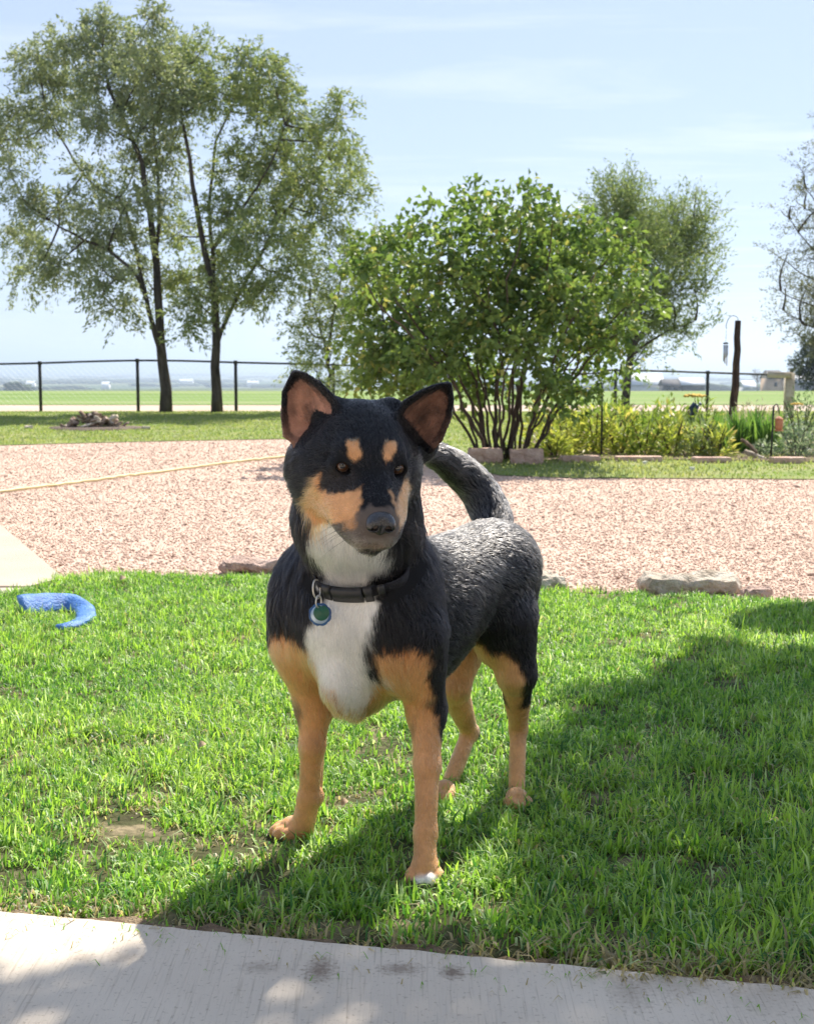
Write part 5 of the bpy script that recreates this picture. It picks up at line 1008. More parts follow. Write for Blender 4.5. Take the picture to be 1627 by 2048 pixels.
def coat(P):
    n = len(P); Cc = np.tile(BLACK, (n, 1))
    def mix(col, wgt): nonlocal Cc; Cc = Cc * (1 - wgt[:, None]) + col * wgt[:, None]
    h = to_head(P); head = np.clip((h[:, 2] + 0.115) / 0.02, 0, 1) * (h[:, 1] > -0.15) * (P[:, 2] > 0.58)
    # legs
    z = P[:, 2] + 0.012 * fbm(P, 40, 5, 2)
    body = (P[:, 2] < 0.5)
    # front legs and lower shoulders
    tan = np.maximum.reduce([caps(P, at(600, 1335, 2.36), at(632, 1385, 2.38), 0.075, 0.06, seed=1), caps(P, at(632, 1385, 2.42), at(600, 1670, 2.47), 0.062, 0.075, seed=2),
                             caps(P, at(800, 1365, 2.24), at(822, 1420, 2.28), 0.058, 0.04, seed=3), caps(P, at(838, 1430, 2.28), at(846, 1540, 2.28), 0.038, 0.06, seed=4), caps(P, at(850, 1570, 2.29), at(850, 1770, 2.25), 0.05, 0.09, seed=4)]) * body
    mix(TAN, tan)
    mix(TAN, np.maximum(caps(P, at(640, 1370, 2.34), at(690, 1425, 2.40), 0.085, 0.07, seed=18), caps(P, at(800, 1400, 2.30), at(770, 1425, 2.40), 0.05, 0.05, seed=19)) * (P[:, 2] < 0.36) * (P[:, 1] < 2.45))
    # dark strip down the outside of the near front leg, darker smudge behind the other elbow
    mix(BLACK * 1.2, caps(P, at(872, 1380, 2.33), at(868, 1500, 2.335), 0.030, 0.018, 0.012, 6) * body)
    mix(GRIZ, 0.75 * caps(P, at(868, 1500, 2.33), at(862, 1560, 2.33), 0.020, 0.008, 0.02, 6) * body)
    mix(BLACK * 2, 0.8 * blob(P, at(596, 1415, 2.46), (0.014, 0.05, 0.03), seed=7))
    # hind legs: tan inside and below, dark outside and behind
    hind = np.maximum.reduce([caps(P, at(935, 1330, 2.68), at(905, 1380, 2.70), 0.085, 0.075, seed=8), caps(P, at(918, 1400, 2.78), at(890, 1610, 2.72), 0.10, 0.12, seed=8),
                              caps(P, at(1000, 1350, 2.60), at(1018, 1430, 2.66), 0.040, 0.034, seed=9), caps(P, at(1027, 1455, 2.72), at(1034, 1620, 2.66), 0.065, 0.08, seed=9)]) * body * (P[:, 1] > 2.52)
    mix(PALE_TAN * 0.95, hind)
    mix(BLACK * 1.5, caps(P, at(1066, 1330, 2.72), at(1056, 1440, 2.79), 0.034, 0.018, seed=10) * body)
    mix(GRIZ * 1.3, 0.6 * caps(P, at(1054, 1440, 2.80), at(1046, 1540, 2.75), 0.014, 0.008, seed=10) * body)
    # chest and throat blaze: its outline on the front of the chest
    wm = np.where((P[:, 1] < 2.40) & (P[:, 2] < 0.66) & (P[:, 2] > 0.22))[0]
    if len(wm):
        Qw = np.array([at(530 + a / 4.0675, 1080 + b / 4.0675, 2.24)[[0, 2]] for a, b in [(430, 60), (440, 300), (470, 480), (400, 600), (330, 700), (285, 790), (352, 880), (335, 980), (380, 1115), (430, 1200), (530, 1310), (620, 1400), (690, 1450), (780, 1440), (860, 1345), (870, 1250), (830, 1165), (960, 1185), (1010, 1160), (900, 1120), (815, 1090), (800, 980), (765, 885), (820, 800), (855, 640), (920, 510), (880, 440), (860, 300), (1010, 160), (1050, 60)]])
        uv = P[wm][:, [0, 2]] + 0.009 * np.stack([fbm(P[wm], 70, 11, 2), fbm(P[wm], 70, 14, 2)], 1); ins = inpoly(uv, Qw); d2 = np.full(len(uv), 9.0)
        for i in range(len(Qw)):
            p0, p1 = Qw[i], Qw[(i + 1) % len(Qw)]; e = p1 - p0; t = np.clip(((uv - p0) @ e) / e.dot(e), 0, 1); d2 = np.minimum(d2, np.linalg.norm(uv - p0 - t[:, None] * e, axis=1))
        wh = np.zeros(n); wh[wm] = np.clip(0.5 + np.where(ins, d2, -d2) / 0.010, 0, 1); mix(WHITE, wh)
    mix(BLACK * 1.4, blob(P, at(770, 1415, 2.36), (0.022, 0.05, 0.014), seed=15))
    # tail underside a touch paler
    # paws
    mix(WHITE * 0.95, blob(P, G(853, 1785) + [0, 0, 0.012], (0.032, 0.022, 0.018), 0.008, 16, 0.006))
    mix(TAN * 0.9 + 0.06, 0.6 * blob(P, G(545, 1690) + [0, 0, 0.012], (0.05, 0.03, 0.02), 0.02, 17))
    # ---- face: outlines of the patches on the front of the head, in metres from the middle of the eyes
    x, y, zz_ = h[:, 0], h[:, 1], h[:, 2]
    hm_ = np.where((y > -0.115) & (zz_ > -0.20) & (P[:, 2] > 0.54) & (np.abs(x) < 0.13))[0]
    if len(hm_):
        jn = np.stack([fbm(P[hm_], 110, 20, 2), fbm(P[hm_], 110, 23, 2)], 1) * 0.0035
        cy_, sy_, cp_, sp_ = math.cos(_yaw), math.sin(_yaw), math.cos(_pit), math.sin(_pit)
        uv = np.stack([cy_ * x[hm_] + sy_ * cp_ * y[hm_], cp_ * zz_[hm_] - sp_ * y[hm_]], 1)
        uv = np.stack([uv[:, 0] * math.cos(_roll) + uv[:, 1] * math.sin(_roll) * -1 * -1, uv[:, 1] * math.cos(_roll) - uv[:, 0] * math.sin(_roll)], 1) + jn
        K_ = 0.000376
        def pw(poly, soft=0.005):
            Q_ = np.array([((a - 430) * K_, (432 - b) * K_) for a, b in poly]); ins = inpoly(uv, Q_); d2 = np.full(len(uv), 9.0)
            for i in range(len(Q_)):
                p0, p1 = Q_[i], Q_[(i + 1) % len(Q_)]; e = p1 - p0; t = np.clip(((uv - p0) @ e) / e.dot(e), 0, 1); d2 = np.minimum(d2, np.linalg.norm(uv - p0 - t[:, None] * e, axis=1))
            r = np.zeros(n); r[hm_] = np.clip(0.5 + np.where(ins, d2, -d2) / soft, 0, 1); return r
        mix(np.array([0.022, 0.017, 0.014]), 0.7 * pw([(250, 460), (390, 470), (390, 520), (330, 560), (255, 560)], 0.012))
        mix(TAN, pw([(236, 472), (246, 480), (252, 545), (300, 558), (345, 545), (402, 522), (400, 590), (390, 640), (345, 658), (300, 682), (275, 748), (235, 712), (195, 655), (184, 618), (198, 560), (218, 500)]))
        mix(PALE_TAN, pw([(588, 500), (612, 530), (604, 600), (594, 665), (562, 700), (552, 650), (556, 570), (572, 530)]))
        mix(PALE_TAN * 0.8, 0.8 * pw([(508, 530), (520, 532), (552, 590), (556, 660), (544, 650), (540, 600)], 0.004))
        mix(WHITE, pw([(205, 735), (240, 722), (272, 700), (330, 690), (420, 720), (530, 720), (548, 730), (556, 800), (545, 980), (190, 980), (225, 820)]))
        fm_ = np.clip((y - 0.012) / 0.016, 0, 1); mix(GRIZ * 1.55, 0.92 * fm_ * pw([(300, 682), (345, 658), (386, 640), (398, 606), (440, 588), (520, 598), (556, 640), (562, 700), (550, 758), (530, 792), (420, 798), (330, 772), (288, 776), (276, 748)]))
        mix(GRIZ * 0.7, 0.6 * fm_ * pw([(300, 690), (345, 670), (370, 700), (380, 740), (330, 765), (290, 765)], 0.01))
        mix(TAN * 0.75, 0.9 * pw([(345, 655), (388, 636), (392, 665), (372, 690), (350, 690)], 0.008))
        mix(np.array([0.17, 0.105, 0.095]), 0.8 * pw([(415, 752), (450, 740), (500, 745), (520, 765), (470, 772), (425, 770)], 0.006))
        mix(BLACK * 2.5, 0.85 * fm_ * pw([(284, 742), (330, 760), (420, 784), (530, 777), (548, 748), (554, 760), (534, 796), (420, 803), (326, 782), (278, 764)], 0.004))
        mix(BLACK * 1.5, 0.9 * pw([(425, 772), (470, 774), (522, 768), (518, 782), (470, 788), (430, 784)], 0.004))
        mix(TAN * 0.95, pw([(340, 348), (362, 338), (388, 350), (397, 385), (392, 420), (372, 432), (352, 405), (335, 372)], 0.004))
        mix(TAN * 0.95, pw([(488, 358), (505, 348), (528, 355), (536, 378), (520, 408), (502, 428), (488, 412), (480, 385)], 0.004))
    # ear linings
    for (V, Q), tr, sx in zip(EARS, EAR_TREES, (-1, 1)):
        m = (P > V.min(0) - 0.02).all(1) & (P < V.max(0) + 0.02).all(1); ii = np.where(m)[0]
        if not len(ii): continue
        nn = 13; res = np.zeros(len(ii)); shd_ = np.ones(len(ii))
        for j, i in enumerate(ii):
            co, no, fi, ds = tr.find_nearest(Vector(P[i]), 0.02)
            if co is None: continue
            r_, c_ = divmod(fi, nn - 1); u = (c_ + 0.5) / (nn - 1); t_ = (r_ + 0.5) / (nn - 1)
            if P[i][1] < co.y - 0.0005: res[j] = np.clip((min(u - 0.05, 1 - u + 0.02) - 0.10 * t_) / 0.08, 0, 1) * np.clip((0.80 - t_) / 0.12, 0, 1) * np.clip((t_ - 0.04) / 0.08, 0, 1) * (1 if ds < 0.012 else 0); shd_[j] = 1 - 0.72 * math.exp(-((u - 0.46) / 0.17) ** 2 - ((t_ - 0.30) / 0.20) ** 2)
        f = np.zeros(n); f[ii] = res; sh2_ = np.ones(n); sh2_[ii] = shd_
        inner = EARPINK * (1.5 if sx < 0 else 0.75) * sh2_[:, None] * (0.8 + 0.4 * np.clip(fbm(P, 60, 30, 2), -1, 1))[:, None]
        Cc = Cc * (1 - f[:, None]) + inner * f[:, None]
    Cc = Cc * (1 + np.where(Cc[:, 2] > 0.45, 0.15, 1.0) * (0.16 * fbm(P, 28, 81, 2) + 0.10 * fbm(P, 160, 83, 2)))[:, None]
    return np.clip(Cc, 0.003, 0.9)
dogN = vnormals(dogV, dogQ)
dogC = coat(dogV)
# ---- blended hair flow and length from the shapes each vertex grew from
def flow_len(P, prims=PRIMS):
    Wt = np.zeros(len(P)); Fl = np.zeros((len(P), 3)); Ln = np.zeros(len(P))
    for p in prims:
        if p['flow'] is None: continue
        dd = np.full(len(P), 1.0)
        if p['t'] == 'E': near = np.linalg.norm(P - p['c'], axis=1) < p['r'].max() + 0.06
        else: near = np.linalg.norm(P - (p['a'] + p['b']) / 2, axis=1) < np.linalg.norm(p['a'] - p['b']) / 2 + max(p['ra'], p['rb']) + 0.06
        dd[near] = sd(p, P[near]); wg = np.exp(-np.clip(dd, -0.02, 1) / 0.006)
        f = p['flow'] / np.linalg.norm(p['flow']); Wt += wg; Fl += wg[:, None] * f; Ln += wg * p['ln']
    Wt += 1e-12; return Fl / Wt[:, None], Ln / Wt

# ---- where the collar runs
CO_C = at(722, 1078, 2.335); CO_N = np.array([-0.17, -0.64, 0.75]); CO_N /= np.linalg.norm(CO_N)
CO_U = np.cross(CO_N, [1.0, 0, 0]); CO_U /= np.linalg.norm(CO_U); CO_U = -CO_U if CO_U[1] > 0 else CO_U      # towards the front
CO_V = np.cross(CO_N, CO_U); CO_V = -CO_V if CO_V[0] < 0 else CO_V                                            # towards the dog's left
def near_collar(P): d = (P - CO_C); return (np.abs(d @ CO_N) < 0.0165) & (np.linalg.norm(d - (d @ CO_N)[:, None] * CO_N, axis=1) < 0.16) & (d @ CO_U > 0.055)
dog_m, n_, b_ = new_mat('dog_skin')
a_ = n_.nodes.new('ShaderNodeAttribute'); a_.attribute_name = 'Col'
n_.links.new(a_.outputs['Color'], b_.inputs['Base Color']); b_.inputs['Roughness'].default_value = 0.75; b_.inputs['Specular IOR Level'].default_value = 0.2
dog_me = raw_mesh('dog', dogV, [dogQ], True, {'Col': dogC})
dog = tag(obj('dog', dog_me, dog_m), 'black, tan and white dog with pricked ears standing on the lawn, looking at the viewer', 'dog')
print('dog verts', len(dogV))
# ---- eyes
eye_m, n_, b_ = new_mat('dog_eye')
a_ = n_.nodes.new('ShaderNodeAttribute'); a_.attribute_name = 'Col'; n_.links.new(a_.outputs['Color'], b_.inputs['Base Color'])
b_.inputs['Roughness'].default_value = 0.08; b_.inputs['Specular IOR Level'].default_value = 0.4; b_.inputs['Coat Weight'].default_value = 0.8; b_.inputs['Coat Roughness'].default_value = 0.02
def uv_sphere(r, nu=28, nv=20):
    V = [[0, 0, r]]; 
    for i in range(1, nv):
        th = math.pi * i / nv
        for j in range(nu): V.append([r * math.sin(th) * math.cos(2 * math.pi * j / nu), r * math.sin(th) * math.sin(2 * math.pi * j / nu), r * math.cos(th)])
    V.append([0, 0, -r]); T = []; Q = []
    for j in range(nu): T.append([0, 1 + j, 1 + (j + 1) % nu]); T.append([len(V) - 1, 1 + (nv - 2) * nu + (j + 1) % nu, 1 + (nv - 2) * nu + j])
    for i in range(nv - 2):
        for j in range(nu): a = 1 + i * nu; Q.append([a + j, a + nu + j, a + nu + (j + 1) % nu, a + (j + 1) % nu])
    return np.array(V), np.array(T), np.array(Q)
for e, sx in zip(EYES, (-1, 1)):
    V, T, Q = uv_sphere(EYE_R)
    gz = np.array([0, 0, CAM_H]) + np.array([0.02, 0, 0]) - e; gz = gz / np.linalg.norm(gz); gz = gz * 0.75 + hy * 0.25 + hx * sx * 0.10; gz /= np.linalg.norm(gz)
    ax = np.cross([0, 0, 1.0], gz); ax /= np.linalg.norm(ax); M3 = np.stack([ax, np.cross(gz, ax), gz], 1)
    ang = np.arccos(np.clip(V[:, 2] / EYE_R, -1, 1)); V[:, 2] += np.where(ang < 0.62, 0.0008, 0)
    Cc = np.where((ang < 0.38)[:, None], [0.004, 0.004, 0.005], np.where((ang < 0.80)[:, None], [0.075, 0.036, 0.019], np.where((ang < 0.92)[:, None], [0.02, 0.012, 0.01], [0.09, 0.065, 0.055])))
    obj('eye', raw_mesh('eye', V @ M3.T + e, [T, Q], True, {'Col': Cc}), eye_m, dog)
# ---- nose with its nostrils
nose_m = noise_mat('dog_nose', [(0.012, 0.012, 0.014), (0.028, 0.027, 0.030)], 300, 0.17, 0.18, 900, 0.8)
NP = [dict(t='E', c=NOSE_C + HEAD_AX @ np.array(c), r=np.array(r), ax=HEAD_AX, k=k) for c, r, k in (
    ((0, -0.003, 0.001), (0.0208, 0.0135, 0.0160), 0.004), ((-0.0105, 0.003, -0.002), (0.0115, 0.0105, 0.0122), 0.004), ((0.0105, 0.003, -0.002), (0.0115, 0.0105, 0.0122), 0.004), ((0, 0.002, -0.011), (0.0065, 0.0080, 0.0080), 0.005))]
def carve_nose(d, sub):
    for c, r, rz in (((-0.0098, 0.0105, -0.003), (0.0046, 0.0075, 0.0056), 0.5), ((0.0098, 0.0105, -0.003), (0.0046, 0.0075, 0.0056), -0.5), ((-0.0155, 0.007, -0.0065), (0.0040, 0.0060, 0.0019), -0.4), ((0.0155, 0.007, -0.0065), (0.0040, 0.0060, 0.0019), 0.4), ((0, 0.0135, -0.008), (0.0009, 0.0045, 0.010), 0)):
        p = dict(t='E', c=NOSE_C + HEAD_AX @ np.array(c), r=np.array(r), ax=HEAD_AX @ roty(rz))
        sl_, g = sub(p['c'] - 0.03, p['c'] + 0.03); v = -sd(p, g).astype(np.float32); o = d[sl_]; k = 0.0016
        h = np.clip(0.5 - 0.5 * (o - v) / k, 0, 1); d[sl_] = o * (1 - h) + v * h + k * h * (1 - h)
lo_ = NOSE_C - 0.034; hi_ = NOSE_C + 0.034
dn = sdf_grid(NP, lo_, hi_, 0.0009, False, carve_nose); nV, nQ = surface_nets(dn, lo_, 0.0009)
obj('nose', raw_mesh('nose', nV, [nQ], True), nose_m, dog)
# ---- fur: hair curves combed along the body
def sample_surface(V, Q, N, n, r, wfun=None):
    T = np.concatenate([Q[:, [0, 1, 2]], Q[:, [0, 2, 3]]])
    ar = np.linalg.norm(np.cross(V[T[:, 1]] - V[T[:, 0]], V[T[:, 2]] - V[T[:, 0]]), axis=1)
    if wfun is not None: ar = ar * wfun[T].mean(1)
    ti = r.choice(len(T), n, p=ar / ar.sum()); u = r.random((n, 2)); m = u.sum(1) > 1; u[m] = 1 - u[m]
    b = np.stack([1 - u.sum(1), u[:, 0], u[:, 1]], 1)
    return T[ti], b
r_ = np.random.default_rng(11)
vFl, vLn = flow_len(dogV)
hV = to_head(dogV)
# short hair on the ears, the face, next to the eyes and nose
earmask = np.zeros(len(dogV), bool)
for V, Q in EARS:
    earmask |= (dogV > V.min(0) - 0.004).all(1) & (dogV < V.max(0) + 0.004).all(1) & (hV[:, 2] > 0.03)
for (V, Q), sx in zip(EARS, (-1, 1)):
    m = (dogV > V.min(0) - 0.004).all(1) & (dogV < V.max(0) + 0.004).all(1) & (hV[:, 2] > -0.03)
    tip = V.reshape(13, 13, 3)[-1].mean(0); base = V.reshape(13, 13, 3)[0].mean(0); f = (tip - base) / np.linalg.norm(tip - base)
    vFl[m] = f; vLn[m] = 0.0055
for e in EYES:
    dd = np.linalg.norm(dogV - e, axis=1); vLn *= np.clip((dd - 0.0135) / 0.016, 0.0, 1) ** 0.7 * 0.85 + 0.15 * (dd > 0.0165)
vLn *= np.clip((np.linalg.norm(dogV - NOSE_C, axis=1) - 0.016) / 0.02, 0.05, 1)
nc_ = near_collar(dogV); vLn[nc_] = 0.002
wv = np.clip(1.25 - vLn * 14, 0.7, 1.3) * np.where(hV[:, 2] > -0.12, 1.8, 1.0) * np.where((dogV[:, 2] > 0.58), 1.25, 1.0)
wv = wv * (vLn > 0.0012)
NH = 330000
ti, bb = sample_surface(dogV, dogQ, dogN, NH, r_, wv)
P0 = (dogV[ti] * bb[..., None]).sum(1); N0 = (dogN[ti] * bb[..., None]).sum(1); N0 /= np.linalg.norm(N0, axis=1)[:, None]
Fl = (vFl[ti] * bb[..., None]).sum(1); Ln = (vLn[ti] * bb).sum(1)
Fl = Fl - N0 * (Fl * N0).sum(1)[:, None]; Fl /= np.linalg.norm(Fl, axis=1)[:, None] + 1e-6
side = np.cross(N0, Fl)
cl3 = fbm(P0, 210, 47, 2); cl = fbm(P0, 38, 40, 2); cl2 = fbm(P0, 95, 44, 2)                                   # locks lean the same way
swirl = 0.40 * cl + 0.15 * cl2 + 0.22 * cl3 + r_.normal(0, 0.13, NH)
Fl = Fl + side * swirl[:, None]; Fl /= np.linalg.norm(Fl, axis=1)[:, None]
Ln = Ln * (0.72 + 0.5 * r_.random(NH)) * (1 + 0.22 * cl2)
lift = np.clip(0.28 + 0.13 * r_.normal(size=NH) + 0.05 * cl2 + 0.10 * cl3, 0.06, 0.9) + np.clip((0.012 - Ln) * 20, 0, 0.15)
K = 4
tt = np.linspace(0, 1, K)
pts = np.zeros((NH, K, 3))
for i, t in enumerate(tt):
    a = lift * (1 - 0.75 * t)
    pts[:, i] = P0 + (Ln * t)[:, None] * (Fl * np.cos(a)[:, None] + N0 * np.sin(a)[:, None]) - N0 * 0.0006
    pts[:, i, 2] -= Ln * 0.12 * t * t
hc = coat(P0 + r_.normal(0, 0.0012, P0.shape)) * (0.82 + 0.36 * r_.random(NH))[:, None]
# fine pale guard hairs; dust and sun sheen coloured into the back and haunches
pale = (hc.max(1) < 0.03) & (r_.random(NH) < 0.06); hc[pale] = np.array([0.10, 0.085, 0.07]) * (0.4 + 0.8 * r_.random(pale.sum()))[:, None]
sd_ = (P0 - DO) @ DF; back_sheen = (hc.max(1) < 0.03) & (r_.random(NH) < np.clip((0.10 - sd_) / 0.15, 0, 1) * np.clip((P0[:, 2] - 0.36) / 0.12, 0, 1) * (0.70 + 0.35 * fbm(P0, 22, 88, 2))); hc[back_sheen] = np.array([0.115, 0.110, 0.108]) * (0.4 + 0.9 * r_.random(back_sheen.sum()))[:, None]
hcv = bpy.data.hair_curves.new('fur'); hcv.add_curves([K] * NH)
hcv.attributes['position'].data.foreach_set('vector', pts.astype(np.float32).ravel())
ra_ = hcv.attributes.new('radius', 'FLOAT', 'POINT') if 'radius' not in hcv.attributes else hcv.attributes['radius']
w0 = np.clip(0.00020 + Ln * 0.008, 0.00022, 0.00042)
ra_.data.foreach_set('value', (w0[:, None] * np.array([1.0, 0.95, 0.75, 0.15])[None]).astype(np.float32).ravel())
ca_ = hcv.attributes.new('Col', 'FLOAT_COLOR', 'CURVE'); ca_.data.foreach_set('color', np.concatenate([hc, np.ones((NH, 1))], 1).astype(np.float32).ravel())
fm = bpy.data.materials.new('dog_fur'); fm.use_nodes = True; n_ = fm.node_tree; n_.nodes.clear()
o_ = n_.nodes.new('ShaderNodeOutputMaterial'); ph = n_.nodes.new('ShaderNodeBsdfHairPrincipled'); ph.model = 'CHIANG'; ph.parametrization = 'COLOR'
a_ = n_.nodes.new('ShaderNodeAttribute'); a_.attribute_name = 'Col'; n_.links.new(a_.outputs['Color'], ph.inputs['Color'])
ph.inputs['Roughness'].default_value = 0.42; ph.inputs['Radial Roughness'].default_value = 0.55; ph.inputs['Coat'].default_value = 0.0; ph.inputs['IOR'].default_value = 1.42; ph.inputs['Random Roughness'].default_value = 0.2
n_.links.new(ph.outputs[0], o_.inputs['Surface'])
hcv.materials.append(fm)
fur = bpy.data.objects.new('fur', hcv); COL.objects.link(fur); fur.parent = dog; fur['kind'] = 'stuff'
SC.render.hair_type = 'STRIP' if hasattr(SC.render, 'hair_type') else None

# ---- claws and whiskers
claw_m = noise_mat('dark_claw', [(0.03, 0.025, 0.022), (0.07, 0.06, 0.05)], 60, 0.4)
for p, f in CLAWS:
    m = MB(); m.tube([p - f * 0.004, p + f * 0.004 - DZ * 0.001, p + f * 0.010 - DZ * 0.006], [0.0036, 0.0030, 0.0008], 6); m.build('claw', claw_m, dog, True)
r_ = np.random.default_rng(5); wk = []
for sx in (-1, 1):
    for k in range(9):
        p = HP(sx * r_.uniform(0.030, 0.040), r_.uniform(0.07, 0.105), r_.uniform(-0.072, -0.052)); d = unit(hx * sx + hy * r_.uniform(-0.3, 0.5) + hz * r_.uniform(-0.5, 0.2)); L = r_.uniform(0.035, 0.06)
        wk.append([p + d * L * t - np.array([0, 0, 0.25]) * L * t * t for t in np.linspace(0, 1, 6)])
hw = bpy.data.hair_curves.new('whiskers'); hw.add_curves([6] * len(wk)); hw.attributes['position'].data.foreach_set('vector', np.array(wk, np.float32).ravel())
rw = hw.attributes.new('radius', 'FLOAT', 'POINT') if 'radius' not in hw.attributes else hw.attributes['radius']; rw.data.foreach_set('value', np.tile(np.linspace(0.00028, 0.00006, 6), len(wk)).astype(np.float32))
hw.materials.append(claw_m); wo = bpy.data.objects.new('whiskers', hw); COL.objects.link(wo); wo.parent = dog; wo['kind'] = 'stuff'
# ================================================================== the collar and its tags
dog_bvh = BVHTree.FromPolygons([Vector(v) for v in dogV], [tuple(int(i) for i in q) for q in dogQ])
nylon_m = noise_mat('black_nylon', [(0.012, 0.012, 0.016), (0.030, 0.030, 0.038)], 60, 0.6, 0.5, 500, 0.35, stretch=(1, 1, 1))
plastic_m = noise_mat('black_plastic', [(0.018, 0.018, 0.020), (0.032, 0.032, 0.034)], 40, 0.38, 0.1, 300, 0.5)
steel_m = noise_mat('ring_metal', [(0.55, 0.53, 0.48), (0.70, 0.68, 0.62)], 40, 0.3, metallic=0.7)
NA = 96; rad = []
for k in range(NA):
    a = 2 * math.pi * k / NA; d = CO_U * math.cos(a) + CO_V * math.sin(a)
    hit = dog_bvh.ray_cast(Vector(CO_C + d * 0.30), Vector(-d), 0.30)      # from outside inwards
    rad.append(0.30 - hit[3] if hit[0] is not None else np.nan)
rad = np.array(rad); rad = np.where(np.isnan(rad) | (rad > 0.17), np.nanmedian(rad), rad)
for _ in range(10): rad = np.maximum(rad, (np.roll(rad, 1) + np.roll(rad, -1)) / 2) * 0.5 + 0.25 * (np.roll(rad, 1) + np.roll(rad, -1))
_an = np.arange(NA) * 2 * math.pi / NA; _an = np.minimum(_an, 2 * math.pi - _an); rad = rad + 0.0045 - 0.020 * np.clip((_an - 0.62) / 0.35, 0, 1)      # sinks into the ruff at the sides
collar = tag(empty('dog_collar', CO_C + CO_U * rad[0]), 'black nylon collar with a plastic buckle around the dog\'s neck, two tags hanging', 'collar')
def ring_pt(a, h, o=0.0):
    r_a = np.interp(a % (2 * math.pi), np.arange(NA + 1) * 2 * math.pi / NA, np.append(rad, rad[0])) + o
    return CO_C + (CO_U * math.cos(a) + CO_V * math.sin(a)) * r_a + CO_N * h
def strap(a0, a1, n, half, th, o, close=False):
    V, Q = [], []
    for k in range(n):
        a = a0 + (a1 - a0) * k / (n if close else n - 1)
        for h, oo in ((-half, 0), (-half * 0.9, th), (half * 0.9, th), (half, 0)): V.append(ring_pt(a, h, o + oo))
    m = n if close else n - 1
    for k in range(m):
        b, c = k * 4, ((k + 1) % n) * 4
        for j in range(4): Q.append([b + j, b + (j + 1) % 4, c + (j + 1) % 4, c + j])
    if not close: Q += [[0, 3, 2, 1], [(n - 1) * 4 + j for j in range(4)]]
    return np.array(V), np.array(Q)
m = MB(); V, Q = strap(0, 2 * math.pi, NA, 0.0125, 0.0028, 0.0, True); m.add(V, Q=Q); m.build('band', nylon_m, collar)
# angle on the ring of a spot in front
def ring_angle(px, py):
    best = min(np.linspace(-1.6, 1.6, 321), key=lambda a: abs(813.5 + ring_pt(a, 0)[0] * 2784 / ring_pt(a, 0)[1] - px)); return best
aL, aR = ring_angle(655, 1180), ring_angle(738, 1180)
m = MB(); V, Q = strap(aL + (aR - aL) * 0.16, aL + (aR - aL) * 0.84, 12, 0.0150, 0.0085, 0.0025); m.add(V, Q=Q); m.build('buckle', plastic_m, collar)
for f0, f1 in ((-0.06, 0.12), (0.88, 1.06)):
    m = MB(); V, Q = strap(aL + (aR - aL) * f0, aL + (aR - aL) * f1, 5, 0.0165, 0.0070, 0.0025); m.add(V, Q=Q); m.build('buckle_end', plastic_m, collar)
a_s = ring_angle(760, 1170); m = MB(); V, Q = strap(a_s - 0.04, a_s + 0.05, 4, 0.0160, 0.0050, 0.0028); m.add(V, Q=Q); m.build('slider', plastic_m, collar)
# ring and tags hang at the dog's right of the buckle
aD = ring_angle(634, 1170); top = ring_pt(aD, -0.004, 0.006)
def ringmesh(c, nrm, rx, rz, tr, n=24):
    nrm = np.asarray(nrm) / np.linalg.norm(nrm); ax = np.cross(nrm, [0, 0, 1.0]); ax /= np.linalg.norm(ax); up_ = np.cross(ax, nrm); P = [c + ax * rx * math.cos(t) + up_ * rz * math.sin(t) for t in np.linspace(0, 2 * math.pi, n + 1)]
    mm_ = MB(); mm_.tube(P, tr, 6, False); return mm_
def surf_depth(px, py): 
    d = ray(px, py); h = dog_bvh.ray_cast(Vector((0, 0, CAM_H)), Vector(d).normalized()); return h[0].y if h[0] is not None else 2.3
tagc_y = min(surf_depth(640, 1228), surf_depth(655, 1228), surf_depth(640, 1210)) - 0.026
tc0 = at(640, 1229, tagc_y); rc = at(636, 1190, (top[1] + tagc_y) / 2 - 0.004)
ringmesh((top + rc) / 2 + [0, -0.004, 0.004], (0.75, -0.6, 0.1), 0.009, np.linalg.norm(top - rc) / 2 + 0.003, 0.0016).build('ring', steel_m, collar, True)
ringmesh(at(637, 1203, tagc_y - 0.002), (0.8, -0.55, 0.0), 0.007, 0.010, 0.0013).build('ring', steel_m, collar, True)
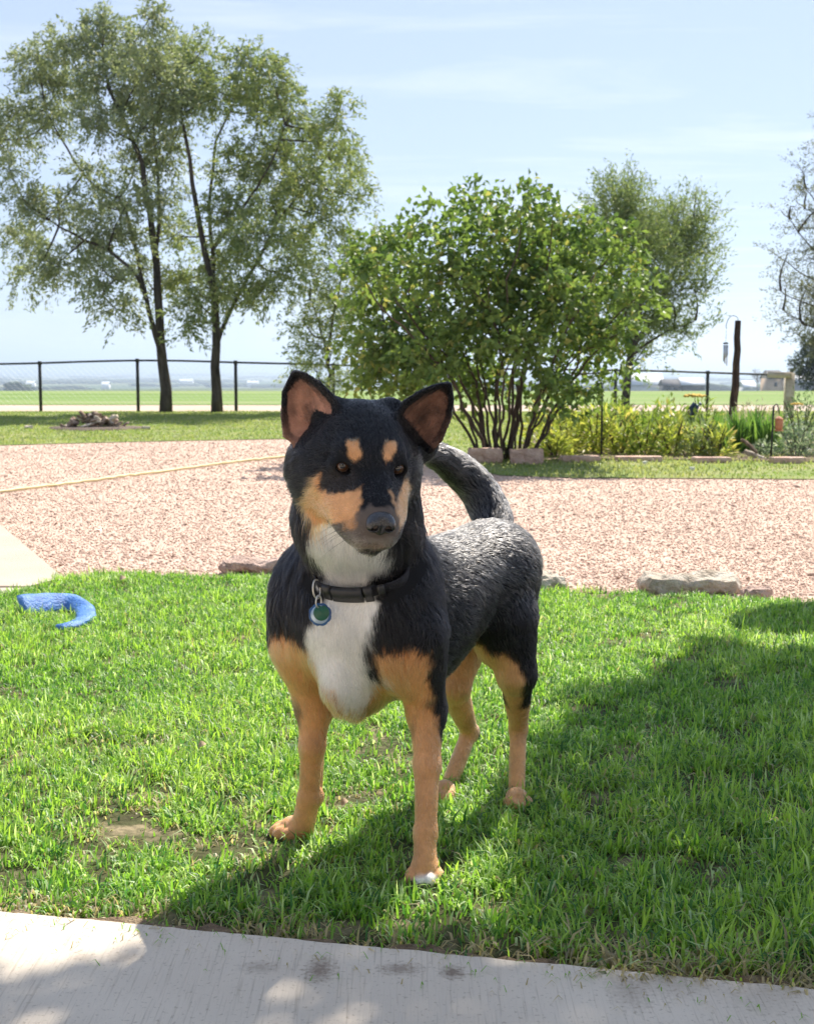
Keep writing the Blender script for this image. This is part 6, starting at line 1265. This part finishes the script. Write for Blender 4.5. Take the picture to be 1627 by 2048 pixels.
def disc(c, face, outline, th, bev=0.0007):
    face = np.asarray(face, float); face /= np.linalg.norm(face); ax = np.cross([0, 0, 1.0], face); ax /= np.linalg.norm(ax); up_ = np.cross(face, ax); n = len(outline); o = np.array(outline)
    F = c + o[:, :1] * ax + o[:, 1:] * up_; F0 = c + o[:, :1] * ax * 0.95 + o[:, 1:] * up_ * 0.95 + face * bev; B = F - face * th
    mm_ = MB(); mm_.add(np.concatenate([F0, F, B, [c + face * bev], [c - face * th]]), T=[[3 * n, i, (i + 1) % n] for i in range(n)] + [[3 * n + 1, 2 * n + (i + 1) % n, 2 * n + i] for i in range(n)], Q=[[i, i + n, (i + 1) % n + n, (i + 1) % n] for i in range(n)] + [[i + n, i + 2 * n, (i + 1) % n + 2 * n, (i + 1) % n + n] for i in range(n)]); return mm_
tt_ = np.linspace(0, 2 * math.pi, 72, endpoint=False)
scal = [(0.0178 * (1 + 0.075 * abs(math.sin(4 * t)) ** 0.8) * math.cos(t), 0.0178 * (1 + 0.075 * abs(math.sin(4 * t)) ** 0.8) * math.sin(t)) for t in tt_]
blue_tag = noise_mat('blue_tag_enamel', [(0.02, 0.075, 0.20), (0.035, 0.12, 0.28)], 60, 0.3, spec=0.5); rim_tag = noise_mat('tag_rim', [(0.36, 0.46, 0.56), (0.5, 0.6, 0.68)], 60, 0.3, metallic=0.5); green_tag = noise_mat('green_tag_enamel', [(0.008, 0.085, 0.045), (0.015, 0.12, 0.06)], 60, 0.35, spec=0.5)
fd = (-0.10, -1.0, 0.12)
b1_ = disc(tc0, fd, scal, 0.0014).build('tag', blue_tag, collar); b1_['label'] = 'blue tag with a scalloped edge'
e = disc(tc0 + np.array([-0.0004, -0.0012, 0]), fd, [(0.0150 * math.cos(t), 0.0150 * math.sin(t)) for t in tt_[::2]], 0.0006).build('rim', rim_tag, b1_)
g1_ = disc(tc0 + np.array([0.0022, -0.0042, 0.0035]), (-0.05, -1, 0.14), [(0.0128 * math.cos(t) * (1.0), 0.0128 * math.sin(t) - (0.0022 * math.exp(-((t - math.pi / 2) / 0.22) ** 2))) for t in tt_], 0.0014).build('tag', green_tag, collar); g1_['label'] = 'round dark green tag'
